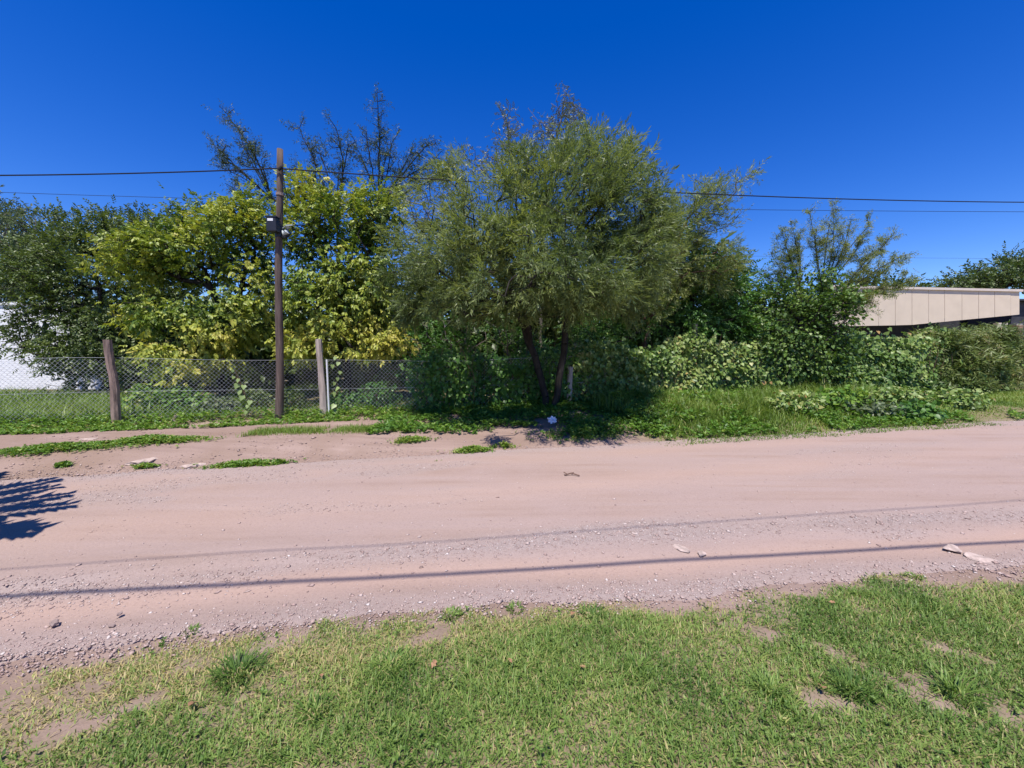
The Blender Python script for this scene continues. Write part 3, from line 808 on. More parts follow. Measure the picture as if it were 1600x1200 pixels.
Part().tube([(x + .11, y + .02, zb - .1), (x + .10, y + .02, 1.44)], .02, 6).build('tension_bar', M_label, fence)
post(890, 637, 573, 9, 'post', M_postpale, leanx=.02)
post(1083, 620, 505, 9, 'post', M_barkgrey)
# ------------------------------------------------------------------ utility pole with meter box and cables
PY = 8.3; PX = (432 - 800) / F * PY; PZ = CAMH - 110 * PY / F; PT = float(W(430, 233, PY)[2])
pole = empty('utility_pole', (PX, PY, PZ), 'tall slim weathered wooden utility pole standing before the fence', 'utility pole')
zs = np.linspace(PZ - .4, PT, 16); pts = []; rad = []
for z in zs:
    t = (z - PZ) / (PT - PZ); pts.append((PX + .27 * t + .012 * math.sin(t * 9), PY + .01 * math.sin(t * 7), z)); rad.append(.084 - .024 * t + .002 * rng.normal())
def pole_at(z):
    t = (z - PZ) / (PT - PZ); return PX + .27 * t + .012 * math.sin(t * 9)
Part().tube(pts, rad, 12, wob=.018).build('shaft', M_pole, pole, smooth=True)
zb = float(W(428, 352, PY - .15)[2]); xb = pole_at(zb)
mb = Part().box((xb - .035, PY - .155, zb), (.20, .15, .28)).build('meter_box', M_plastic, pole)
md = mb.modifiers.new("bevel", 'BEVEL'); md.width = .02; md.segments = 3
Part().box((xb - .045, PY - .2335, zb + .085), (.11, .006, .05)).build('sticker', M_label, mb, origin=pole.location)
Part().box((xb - .035, PY - .155, zb + .148), (.215, .165, .02)).build('lid', M_plastic, mb, origin=pole.location)
Part().tube([(xb, PY, zb - .2), (xb, PY, zb + .02)], .092, 12).build('strap', M_plastic, pole)
Part().tube([(pole_at(CAMH + 237 * PY / F), PY, CAMH + 235 * PY / F), (pole_at(CAMH + 239 * PY / F), PY, CAMH + 239 * PY / F)], .078, 12).build('band', M_stonedk, pole)
lamp = Part().tube([(xb + .08, PY - .05, zb - .08), (xb + .14, PY - .09, zb - .16), (xb + .22, PY - .12, zb - .12), (xb + .24, PY - .12, zb - .02)], [.02, .035, .06, .07], 9).build('lamp_housing', M_lampgrey, pole)
Part().tube([(xb + .07, PY - .03, zb - .03), (xb + .2, PY - .1, zb + .015), (xb + .36, PY - .16, zb + .0)], .012, 6).build('bracket_arm', M_lampgrey, pole)
Part().tube([(xb + .06, PY - .06, zb - .19), (xb + .17, PY - .1, zb - .22), (xb + .28, PY - .1, zb - .15)], [.02, .035, .015], 7).build('cable_loop', M_cable, pole)
ZW = float(W(437, 263, PY - .1)[2]); xw = pole_at(ZW)
Part().tube([(xw + .02, PY - .10, ZW - .03), (xw + .10, PY - .10, ZW + .03)], .03, 7).build('cable_clamp', M_cable, pole)
Part().tube([(xw + .10, PY - .1, ZW), (xw + .13, PY - .05, ZW - .5), (pole_at(zb + .5) + .09, PY - .06, zb + .5), (xb + .07, PY - .09, zb + .15)], .007, 5).build('drop_cable', M_cable, pole)
def cable(name, label, A, B, sag, r, ext=0, group='overhead cables'):
    A = np.array(A, float); B = np.array(B, float); pts = []
    for t in np.linspace(0, 1, 48):
        p = A + (B - A) * t; p[2] -= sag * 4 * t * (1 - t); pts.append(p)
    o = Part().tube(pts, r, 6).build(name, M_cable, origin=A); tag(o, label, 'cable', group)
    return o
L0 = W(0, 274, 7.6); P0 = np.array([xw, PY - .1, ZW]); d = L0 - P0
cable('overhead_cable', 'thick black cable running from the pole out of the left edge', P0, P0 + d * 3.2 + np.array([0, 0, 4 * .25 * (1 - 1 / 3.2)]), .25, .013)
R0 = W(1600, 316, 10.8); d = R0 - P0
cable('overhead_cable', 'thick black cable running from the pole to the right past the tree', P0, P0 + d * 1.9 + np.array([0, 0, 4 * .5 * (1 - 1 / 1.9)]), .5, .013)
A = W(-900, 262, 17); B = W(2600, 325, 17)
cable('overhead_cable', 'thin cable far behind the trees, lower than the thick one', A, B, .75, .009)
A = W(900, 396, 26); B = W(2600, 402, 28)
cable('overhead_cable', 'faint hair thin cable above the beige building', A, B, .25, .006)
# cables over the camera, known from their shadows on the road
TE = math.tan(SUN_EL)
def shadow_cable(x0, y0, slope, h, r, label):
    off = h / TE; dx, dy = off * math.sin(SUN_AZ), off * math.cos(SUN_AZ)
    A = (-34 - dx, y0 - slope * 34 - dy, h + .25); B = (34 - dx, y0 + slope * 34 - dy, h + .25)
    cable('overhead_cable', label, A, B, .25, r, group='cables over the near road side')
    return A, B
c1 = shadow_cable(0, 2.83, .104, 5.4, .017, 'overhead cable casting the dark stripe across the road')
c2 = shadow_cable(0, 3.34, .15, 6.3, .0062, 'overhead cable casting the fainter upper stripe across the road')
for k, s in ((0, 'left'), (1, 'right')):
    p = (np.array(c1[k]) + np.array(c2[k])) / 2
    o = Part().tube([(p[0], p[1], -.4), (p[0], p[1], 7)], [.13, .09], 10).tube([(p[0], c1[k][1] - .05, c1[k][2]), (p[0], c2[k][1] + .05, c1[k][2])], .04, 6).tube([(p[0], min(c1[k][1], c2[k][1]) - .05, c2[k][2]), (p[0], max(c1[k][1], c2[k][1]) + .05, c2[k][2])], .04, 6).build('roadside_pole', M_pole, origin=(p[0], p[1], 0))
    tag(o, f'wooden pole outside the {s} edge carrying the cables over the road', 'utility pole')

# ------------------------------------------------------------------ buildings
# white painted brick house on the left
hd = 15.0
wl_ = W(-260, 476, hd); wr_ = W(160, 476, hd)
house = empty('white_house', (float((wl_[0] + wr_[0]) / 2), hd, ground_z(-17, hd)), 'white painted brick house wall behind the trees at far left', 'house')
zt = wl_[2]; zb = ground_z(-17, hd) - .3
Part().box(((wl_[0] + wr_[0]) / 2, hd + 2.0, (zt + zb) / 2), (wr_[0] - wl_[0], 4.0, zt - zb)).build('wall', M_white, house)
Part().box(((wl_[0] + wr_[0]) / 2, hd + 2.0, zt + .045), (wr_[0] - wl_[0] + .12, 4.12, .09)).build('coping', M_white, house)
# beige clad building on the right
bd = 19.5
def bw(px, py, d=bd): return W(px, py, d)
tl = bw(1300, 446.5); tr_ = bw(1592, 453)
bld = empty('beige_building', (float(tl[0]), bd, 0.25), 'low building with deep beige panelled fascia above a dark veranda', 'building')
seams = [1300, 1322, 1347, 1372, 1398, 1424, 1450, 1475, 1502, 1528, 1553, 1578, 1592]
def topy(px): return np.interp(px, [1300, 1592], [446.5, 453]) + 3
def boty(px): return np.interp(px, [1300, 1420, 1592], [510, 508, 491.5])
for a, b in zip(seams[:-1], seams[1:]):
    p = Part(); g = .008
    A0, B0, B1, A1 = bw(a, boty(a)), bw(b, boty(b)), bw(b, topy(b)), bw(a, topy(a))
    A0[0] += g; A1[0] += g; B0[0] -= g; B1[0] -= g
    jit = .002 * rng.normal()
    for yy_ in (-.03 + jit, -.02):
        p.v += [v + np.array([0, yy_, 0]) for v in (A0, B0, B1, A1)]
    p.f += [[0, 1, 2, 3], [7, 6, 5, 4], [0, 4, 5, 1], [1, 5, 6, 2], [2, 6, 7, 3], [3, 7, 4, 0]]
    p.build('fascia_panel', M_beige, bld)
p = Part()                                   # cap along the top edge
A0, B0 = bw(1296, topy(1300) + .2), bw(1595, topy(1592) + .2)
for yy_ in (-.10, .3):
    p.v += [v + np.array([0, yy_, dz]) for v, dz in ((A0, 0), (B0, 0), (B0, .11), (A0, .11))]
p.f += [[0, 1, 2, 3], [7, 6, 5, 4], [0, 4, 5, 1], [1, 5, 6, 2], [2, 6, 7, 3], [3, 7, 4, 0]]
p.build('cap', M_trim, bld)
zt = tr_[2] - .25; x0, x1 = tl[0], tr_[0]
p = Part()                                   # backing and roof slab
p.box(((x0 + x1) / 2, bd + 3.1, zt - .12), (x1 - x0 - .1, 6.0, .16)); p.build('roof_slab', M_darkwall, bld)
p = Part(); A0, B0, B1, A1 = bw(1302, 507, bd), bw(1590, 490, bd), bw(1590, 457, bd), bw(1302, 452, bd)
for yy_ in (-.016, .045): p.v += [v + np.array([0, yy_, 0]) for v in (A0, B0, B1, A1)]
p.f += [[0, 1, 2, 3], [7, 6, 5, 4], [0, 4, 5, 1], [1, 5, 6, 2], [2, 6, 7, 3], [3, 7, 4, 0]]
p.build('fascia_backing', M_beige, bld)
Part().box(((x0 + x1) / 2, bd + 3.6, 2.0), (x1 - x0 + 9, .2, 4.4)).build('rear_wall', M_darkwall, bld)
for px in (1410, 1450, 1490):
    c = W(px, 520, bd + 3.4); f_ = Part().box((c[0], bd + 3.46, 1.5), (1.1, .06, 2.2)).build('window', M_darkwall, bld)
    Part().box((c[0], bd + 3.42, 1.5), (.96, .03, 2.06)).build('pane', M_glass, f_, origin=bld.location)
for px, w in ((1557, .2), (1569, .12)):
    c = W(px, 520, bd + 1.2); Part().box((c[0], bd + 1.2, 1.6), (w, w, 3.0)).build('column', M_trim, bld)
c = W(1586, 520, bd + .5)                    # brick pillar, course by course
pil = Part().box((c[0], bd + .5, 1.55), (.30, .30, 2.9)).build('pillar', M_mortar, bld)
bm_ = None
for k in range(34):
    z = .15 + k * .083
    if z + .07 > bw(1586, 492)[2]: break
    if bm_ is None: bm_ = Part().box((c[0], bd + .5, z), (.34, .34, .068)).build('brick', M_brick, pil, origin=bld.location)
    else:
        b2 = bm_.copy(); COL.objects.link(b2); b2.location = (rng.normal(0, .004), rng.normal(0, .004), z - .15)
fence2 = empty('dark_shed', (26.0, 20.5, .25), 'dark shed beyond the brick pillar at the right edge', 'shed')
Part().box((27.4, 21.7, 2.2), (3.2, 2.0, 4.0)).build('wall', M_darkwall, fence2)
Part().box((27.4, 21.6, 4.25), (3.5, 2.4, .08)).build('roof', M_darkwall, fence2)

# ------------------------------------------------------------------ trees
tris = {}
def B(px, py, d):
    p = W(px, py, d); p[2] = ground_z(p[0], p[1]); return p
def hue_noise(mean, amp=.3, f=1.1, sd=.12):
    return lambda P, c: np.clip(mean + amp * (fbm(P[:, 0] * f + 30, P[:, 2] * f + P[:, 1] * .5 + 30, 3) - .5) * 2 + rng.normal(0, sd, len(P)), 0, 1)

# the feathery tree in front of the fence
b0 = B(862, 637, 9.6)
lob = [(880, 305, 9.4, 95, 62, 2.0), (770, 340, 9.0, 85, 58, 1.8), (960, 330, 9.4, 75, 62, 1.8), (850, 380, 7.6, 115, 50, 1.4), (705, 405, 8.6, 70, 52, 1.5),
       (980, 410, 8.8, 62, 48, 1.4), (800, 440, 7.0, 95, 36, 1.1), (650, 470, 9.4, 34, 40, .8), (995, 480, 9.2, 36, 34, .8), (905, 435, 7.0, 80, 38, 1.0), (725, 470, 7.7, 70, 36, 1.0), (860, 470, 7.7, 105, 28, 1.0),
       (665, 340, 9.9, 38, 55, .9), (705, 270, 10.2, 26, 26, .6), (895, 248, 9.8, 45, 26, 1.0), (955, 265, 9.8, 36, 36, .9), (805, 275, 9.8, 40, 34, 1.0), (1010, 360, 9.6, 40, 50, 1.0), (960, 455, 8.3, 40, 28, .9), (640, 415, 9.4, 40, 48, 1.0),
       (850, 380, 10.8, 130, 70, .9), (730, 400, 10.6, 60, 55, .8)]
lob = [(a, b, (d - 1.0 if d > 8.5 else d - .35), rx, ry, rd * .88) for (a, b, d, rx, ry, rd) in lob]
A = lobe_points(lob, 25)
A = np.concatenate([A, np.array([W(px, py, d) + rng.normal(0, .05, 3) for (px, py, d) in ((905, 205, 8.9), (950, 200, 8.9), (925, 225, 9.7), (972, 225, 9.9), (845, 225, 9.8), (1000, 262, 9.8), (712, 222, 10), (735, 250, 10), (668, 262, 10), (1025, 300, 9.8), (820, 228, 10))])])
sh = []
for k_ in range(70):
    (a_, b_, d_, rx_, ry_, rd_) = lob[int(rng.integers(0, len(lob)))]
    if b_ > 420: continue
    an_ = rng.normal(0, .9); q_ = 1.15 + .45 * rng.random()
    sh.append(W(a_ + rx_ * q_ * math.sin(an_), b_ - ry_ * q_ * math.cos(an_), d_ + rng.normal(0, .4)))
A = np.concatenate([A, np.array(sh)])
tk = [[b0 + (-.05, 0, -.15), W(845, 590, 9.55), W(828, 540, 9.45), W(815, 500, 9.2), W(785, 440, 8.7), W(740, 380, 8.4)],
      [b0 + (.06, 0, -.15), W(873, 600, 9.6), W(881, 550, 9.6), W(886, 490, 9.35), W(900, 420, 8.9), W(905, 340, 8.6)],
      [W(828, 540, 9.45), W(822, 480, 8.9), W(840, 420, 8.3), W(850, 350, 8.1)],
      [W(886, 490, 9.35), W(930, 430, 8.8), W(960, 380, 8.5)]]
def fhue(P, c):
    h = .30 + .42 * (fbm(P[:, 0] * 1.0 + 3, P[:, 2] * 1.2 + P[:, 1] * .4, 3) - .5) * 2 + .14 * sstep(3.4, 5.6, P[:, 2]) + rng.normal(0, .1, len(P))  # patchy leaf tone; height term paints the upper crown lighter, as sunlit
    return np.clip(h, 0, 1)
_, k = tree('feathery_tree', 'large feathery grey green tree with forked trunk in front of the fence', 'tree', b0, tk, A, 'feather', M_feather, M_bark, .265, 13.4, .09, .005, .088, .45, droop=.06, clump=(1.9, .458), hue=fhue, twig_max=.022)
tris['feather'] = k
# leaning feathery tree behind, right
b1 = B(1000, 600, 11.6)
lob = [(1075, 345, 11.4, 45, 45, 1.1), (1110, 410, 11.4, 50, 45, 1.2), (1040, 400, 11.5, 45, 60, 1.2), (1115, 300, 11.2, 25, 18, .5), (1010, 460, 11.2, 60, 40, 1.0)]
A = np.concatenate([lobe_points(lob, 26), np.array([W(px, py, 11.3) for (px, py) in ((1180, 272), (1165, 276), (1150, 285), (1130, 292), (1140, 325), (1145, 345), (1120, 350), (1085, 280), (1105, 290), (1130, 335), (1150, 300), (1068, 290), (1155, 278), (1172, 280), (1160, 284), (1120, 300), (1095, 310), (1140, 310), (1125, 322), (1160, 330), (1135, 355), (1110, 330))])])
tk = [[b1, W(1010, 520, 11.5), W(1035, 440, 11.4), W(1055, 380, 11.4), W(1085, 330, 11.3)]]
_, k = tree('leaning_tree', 'thin feathery tree leaning right with a long bare branch against the sky', 'tree', b1, tk, A, 'feather', M_feather, M_barkred, .25, 8.0, .09, .005, .08, .45, droop=.2, hue=hue_noise(.5, .2), twig_max=.02)
tris['lean'] = k
# yellowing trees behind the fence
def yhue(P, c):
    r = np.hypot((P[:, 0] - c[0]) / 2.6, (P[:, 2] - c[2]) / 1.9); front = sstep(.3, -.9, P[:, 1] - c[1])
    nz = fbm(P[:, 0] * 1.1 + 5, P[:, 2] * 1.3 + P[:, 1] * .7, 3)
    h = -.30 + 1.05 * nz + .30 * sstep(.35, 1.0, r) + .20 * front + rng.normal(0, .12, len(P))  # yellowing by noise; inner leaves coloured darker to stand in for interior shade
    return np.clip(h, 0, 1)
b2 = B(345, 600, 11.3)
lob = [(215, 420, 10.8, 55, 22, .8), (250, 395, 10.9, 60, 35, 1.1), (300, 395, 11.2, 70, 48, 1.4), (365, 375, 11, 50, 55, 1.3), (265, 490, 10.4, 80, 26, 1.0), (215, 500, 10.3, 40, 10, .5), (350, 505, 10.5, 55, 40, 1.1),
       (395, 345, 11.4, 40, 45, 1.1), (400, 460, 10.8, 40, 70, 1.2), (265, 545, 10.0, 50, 16, .6), (320, 340, 11.6, 40, 28, .9), (330, 560, 10.4, 60, 25, .8), (275, 570, 9.2, 45, 24, .4), (235, 548, 9.5, 34, 14, .4)]
A = lobe_points(lob, 30)
tk = [[b2, W(345, 540, 11.3), W(340, 480, 11.2), W(320, 420, 11.2)], [W(345, 540, 11.3), W(375, 470, 11.2), W(385, 400, 11.2)]]
_, k = tree('yellowing_tree', 'wide yellow green leafy tree left of the utility pole behind the fence', 'tree', b2, tk, A, 'compound', M_yellow, M_bark, .20, 7.5, .11, .006, .10, .45, droop=.35, hue=yhue, twig_max=.028, group='yellowing trees behind the fence')
tris['yellowA'] = k
b3 = B(545, 600, 11.4)
lob = [(468, 300, 11.3, 28, 32, .8), (470, 360, 11.2, 35, 45, 1.0), (540, 335, 11.2, 60, 45, 1.3), (590, 340, 11.2, 40, 50, 1.1), (560, 420, 11, 60, 60, 1.4), (490, 460, 10.7, 55, 50, 1.2), (540, 500, 10.6, 65, 45, 1.2), (590, 470, 10.8, 35, 60, 1.0), (470, 540, 10.4, 45, 30, .8), (570, 540, 9.9, 36, 16, .4), (610, 530, 9.9, 35, 26, .4)]
A = lobe_points(lob, 30)
tk = [[b3, W(540, 540, 11.4), W(525, 470, 11.3), W(505, 400, 11.2), W(480, 340, 11.3)], [W(540, 540, 11.4), W(560, 470, 11.3), W(570, 400, 11.2)]]
_, k = tree('yellowing_tree', 'yellow green leafy tree between the utility pole and the feathery tree', 'tree', b3, tk, A, 'compound', M_yellow, M_bark, .20, 7.5, .11, .006, .09, .45, droop=.35, hue=yhue, twig_max=.028, group='yellowing trees behind the fence')
tris['yellowB'] = k
# dark tree before the white house
b4 = B(175, 615, 12.8)
lob = [(150, 430, 13, 90, 70, 1.8), (80, 460, 12.6, 55, 60, 1.2), (40, 520, 12.4, 30, 35, .7), (205, 362, 13.4, 70, 26, 1.2), (265, 358, 13.6, 48, 26, 1.1), (110, 555, 12.2, 65, 35, 1.1), (180, 520, 12.6, 80, 55, 1.4), (60, 410, 13, 40, 40, 1.1), (240, 430, 13, 60, 60, 1.4), (160, 370, 13.2, 60, 40, 1.3), (215, 570, 12.3, 60, 30, 1.0)]
A = lobe_points(lob, 25)
tk = [[b4, W(172, 560, 12.8), W(165, 500, 12.8), W(150, 430, 13)], [W(172, 560, 12.8), W(205, 480, 13), W(225, 400, 13.2)], [b4, W(110, 608, 12.4), W(70, 600, 12.2)]]
_, k = tree('dark_leafy_tree', 'dark green leafy tree hiding the white house wall at left', 'tree', b4, tk, A, 'ovate', M_dark, M_bark, .25, 5.5, .13, .006, .12, .45, droop=.25, hue=hue_noise(.5, .3), twig_max=.03)
tris['dark'] = k
# grey green tree at the far left
b5 = B(20, 600, 19)
lob = [(45, 360, 18.5, 55, 40, 2.2), (10, 400, 18, 60, 60, 2.2), (-60, 370, 18.5, 70, 60, 2.4), (70, 400, 18.5, 45, 45, 2.0), (-20, 330, 19, 40, 25, 1.5), (20, 450, 18.5, 60, 40, 2.0)]
A = lobe_points(lob, 9)
tk = [[b5, W(20, 520, 19), W(15, 440, 18.8), W(20, 390, 18.6)]]
_, k = tree('grey_green_tree', 'tall grey green tree rising behind the white house at the left edge', 'tree', b5, tk, A, 'ovate', M_grey, M_barkgrey, .36, 5.0, .2, .01, .2, .45, droop=.3, hue=hue_noise(.5, .25), twig_max=.06)
tris['grey'] = k
# thin, almost bare tall tree behind
b6 = B(540, 600, 14.5)
def fan(o_px, tips_px, d, lift=.12, twigs=9, tl=.34, dj=.3):
    lines = []; att = []
    O = W(o_px[0], o_px[1], d)
    for (px, py) in tips_px:
        E = W(px, py, d + rng.normal(0, dj)); L = np.linalg.norm(E - O); ln = []
        sd_ = rng.normal(0, .03 * L, 3)
        for t in np.linspace(0, 1, 6): ln.append(O + (E - O) * t + sd_ * math.sin(math.pi * t) + np.array([0, 0, lift * L * math.sin(math.pi * t) * .5]))
        lines.append(ln)
        dr = (E - O) / L
        for k in range(twigs):
            t = .3 + .7 * rng.random(); p = O + (E - O) * t + np.array([0, 0, lift * L * math.sin(math.pi * t) * .5])
            sdv = rng.normal(0, 1, 3) * np.array([1, .6, 1]); sdv -= dr * np.dot(sdv, dr); sdv /= np.linalg.norm(sdv)
            att.append(p + (dr * .8 + sdv * .6 + np.array([0, 0, .15])) * tl * (.5 + .8 * rng.random()) * (1.15 - .5 * t))
    return lines, np.array(att)
def tips(lst, d, n=5, sp=.22):
    out = []
    for (px, py) in lst:
        for k in range(n): out.append(W(px, py, d + rng.normal(0, .35)) + rng.normal(0, sp, 3) * (1 if k else 0))
    return np.array(out)
f1, a1 = fan((425, 310), [(355, 178), (372, 200), (322, 214), (340, 238), (345, 262), (365, 300), (385, 232), (408, 250)], 14.2, .05, 9, .5)
f2, a2 = fan((525, 340), [(468, 200), (482, 222), (462, 255), (500, 240), (525, 200), (545, 225), (530, 262), (480, 280)], 14.2, .03, 9, .5)
f3, a3 = fan((592, 320), [(589, 145), (596, 175), (624, 200), (572, 205), (560, 235), (612, 225), (645, 232), (668, 226), (690, 236), (655, 265), (705, 270), (640, 285), (720, 250)], 14.2, .03, 9, .5)
A = np.concatenate([a1, a2, a3])
tk = [[b6, W(540, 500, 14.5), W(530, 400, 14.4), W(525, 340, 14.2)], [W(530, 400, 14.4), W(480, 350, 14.3), W(425, 310, 14.2)], [W(530, 400, 14.4), W(575, 360, 14.3), W(592, 320, 14.2)]] + f1 + f2 + f3
_, k = tree('sparse_tree', 'tall half bare dark branched tree above the yellow trees', 'tree', b6, tk, A, 'pinnate', M_sparse, M_bark, .22, 4.6, .08, .009, .13, .36, hue=hue_noise(.5, .25), twig_max=.03, along=True)
tris['sparse'] = k
# silvery thin tree behind the centre
b7 = B(845, 600, 12.6)
T7 = [(880, 148), (884, 165), (895, 160), (905, 175), (908, 195), (875, 180), (868, 200), (890, 200), (850, 205), (830, 215), (845, 190), (790, 182), (805, 185), (795, 205), (785, 225), (815, 225), (770, 240), (790, 250), (640, 300), (660, 320), (690, 310), (625, 330), (700, 330), (610, 300), (720, 300), (760, 270), (870, 225), (900, 225), (830, 245), (740, 260)]
A = tips(T7, 12.4, 7, .22)
tk = [[b7, W(845, 500, 12.6), W(850, 400, 12.5), W(858, 300, 12.5), W(870, 220, 12.4), W(882, 155, 12.4)], [W(850, 400, 12.5), W(810, 300, 12.5), W(795, 220, 12.4)], [W(845, 500, 12.6), W(740, 400, 12.5), W(670, 340, 12.4)]]
_, k = tree('silvery_tree', 'slender silvery leaved tree poking above the feathery tree', 'tree', b7, tk, A, 'ovate', M_silver, M_barkgrey, .15, 5.0, .10, .006, .10, .4, droop=.5, hue=hue_noise(.5, .25), twig_max=.02)
tris['silver'] = k
# vine smothered green tree right of the trunk
b8 = B(1085, 600, 12.8)
lob = [(1085, 440, 12.6, 70, 55, 1.6), (1000, 480, 12.2, 65, 55, 1.3), (1125, 490, 12.2, 45, 40, 1.2), (935, 520, 11.6, 55, 40, 1.0), (1060, 510, 11.9, 70, 30, 1.0), (1130, 430, 12.6, 30, 40, 1.0), (1165, 510, 12, 30, 30, .8)]
A = lobe_points(lob + [(1140, 470, 12.8, 45, 60, 1.2), (1050, 400, 12.9, 60, 50, 1.3)], 26)
tk = [[b8, W(1085, 540, 12.8), W(1080, 480, 12.7), W(1090, 420, 12.6)]]
_, k = tree('vine_covered_tree', 'bushy green tree smothered in creeper right of the forked trunk', 'tree', b8, tk, A, 'ovate', M_vinebright, M_bark, .22, 6.5, .14, .006, .10, .45, droop=.3, hue=hue_noise(.45, .35, 1.6), twig_max=.03)
tris['vinetree'] = k
# undergrowth behind the tree, below its crown
b9 = B(700, 620, 11.2)
lob = [(640, 560, 11.0, 60, 45, .7), (710, 570, 11.0, 60, 50, .8), (770, 560, 11.3, 50, 60, .8), (840, 580, 11.0, 50, 45, .7), (700, 520, 11.4, 70, 40, .8), (620, 520, 11.2, 40, 50, .7), (830, 540, 11.2, 50, 40, .8), (895, 560, 10.9, 40, 40, .7)]
A = lobe_points(lob, 20)
tk = [[b9, W(700, 580, 11.3), W(705, 540, 11.3)], [B(795, 625, 11.0), W(795, 580, 11.0), W(793, 530, 11.0), W(775, 480, 11.0)]]
_, k = tree('tangled_shrub', 'tangled shady shrub with thin trunk behind the fence below the feathery crown', 'shrub', b9, tk, A, 'ovate', M_vinebright, M_barkgrey, .20, 4.5, .12, .006, .065, .45, droop=.2, hue=hue_noise(.5, .35, 1.8), twig_max=.03)
tris['shrub'] = k
# thorny open tree at the right
b10 = B(1275, 600, 12.6)
f1, a1 = fan((1285, 455), [(1300, 318), (1296, 350), (1265, 333), (1275, 360), (1330, 343), (1318, 368), (1358, 352), (1345, 380)], 12.5, .02, 12, .34)
f2, a2 = fan((1250, 470), [(1235, 345), (1222, 362), (1212, 372), (1248, 365), (1205, 398), (1232, 400), (1190, 425), (1215, 430)], 12.5, .04, 11, .32)
f3, a3 = fan((1305, 470), [(1398, 364), (1380, 382), (1414, 398), (1395, 412), (1372, 425), (1430, 438), (1405, 450), (1355, 405), (1380, 458), (1350, 470), (1370, 490)], 12.5, .08, 11, .32)
A = np.concatenate([a1, a2, a3])
tk = [[b10, W(1275, 540, 12.6), W(1280, 490, 12.5), W(1285, 455, 12.5)], [W(1275, 540, 12.6), W(1262, 500, 12.5), W(1250, 470, 12.5)], [W(1280, 490, 12.5), W(1305, 470, 12.5)]] + f1 + f2 + f3
_, k = tree('thorny_tree', 'open thorny small leaved tree beside the beige building', 'tree', b10, tk, A, 'pinnate', M_feather, M_bark, .165, 8.5, .035, .005, .08, .40, hue=hue_noise(.5, .25), twig_max=.022, along=True)
tris['thorn'] = k
b11 = B(1235, 605, 12.0)
lob = [(1235, 510, 12.0, 55, 45, 1.0), (1285, 490, 12.2, 45, 55, 1.0), (1215, 560, 11.7, 50, 45, .9), (1290, 560, 11.9, 45, 45, .9), (1180, 520, 12.1, 30, 40, .8), (1258, 458, 12.2, 58, 38, .9), (1200, 475, 12.2, 36, 36, .8), (1312, 478, 12.3, 28, 36, .7)]
A = lobe_points(lob, 19)
tk = [[b11, W(1240, 560, 12.0), W(1250, 500, 12.0)]]
_, k = tree('creeper_shrub', 'dark shrub draped with creeper at the foot of the thorny tree', 'shrub', b11, tk, A, 'heart', M_vine, M_bark, .08, 24, .17, .006, .07, .45, droop=.5, hue=hue_noise(.22, .35, 1.8), twig_max=.03)
tris['creeper'] = k
# far dark trees right, behind the building
for (px, lobs, lab) in ((1560, [(1545, 434, 32, 50, 16, 2.5), (1590, 424, 32, 36, 22, 2.5), (1500, 444, 32, 34, 10, 2.0), (1640, 412, 32, 50, 34, 3)], 'dark rounded tree behind the beige building at the right edge'),
                        (1395, [(1385, 452, 30, 50, 12, 1.8), (1330, 455, 30, 40, 14, 1.8)], 'far dark tree just showing over the roof behind the thorny tree')):
    bb = B(px, 600, 32)
    _, k = tree('distant_tree', lab, 'tree', bb, [[bb, W(px, 500, 32), W(px, 450, 32)]], lobe_points(lobs, 7), 'ovate', M_dark, M_bark, .6, 5, .3, .02, .25, .45, droop=.2, hue=hue_noise(.3, .25, .5), twig_max=.12, group='distant trees')
# thicket closing the view between the trunks
lob = [(px, 530 + 20 * (i % 2), 15 + (i % 3), 75, 75, 1.2) for i, px in enumerate(range(200, 1190, 60))] + [(px, 480, 15.5, 60, 60, 1.2) for px in range(560, 1100, 70)] + [(px, 558, 17.5, 60, 38, 1.0) for px in range(150, 1250, 50)]
A = lobe_points(lob, 6)
P = np.repeat(A, 3, 0) + rng.normal(0, .45, (len(A) * 3, 3)); P[:, 2] = np.maximum(P[:, 2], .4)
V, T, r = foliage('ovate', P, rng.normal(0, 1, P.shape), .88 * (.7 + .6 * rng.random(len(P))), hue_noise(.35, .25)(P, None))
o = link('thicket', mesh_np('thicket', V, T, M_dark, rnd=r)); tag(o, 'dense dark thicket far behind the fence between the trees', 'thicket', kind='stuff')
tris['thicket'] = len(T)

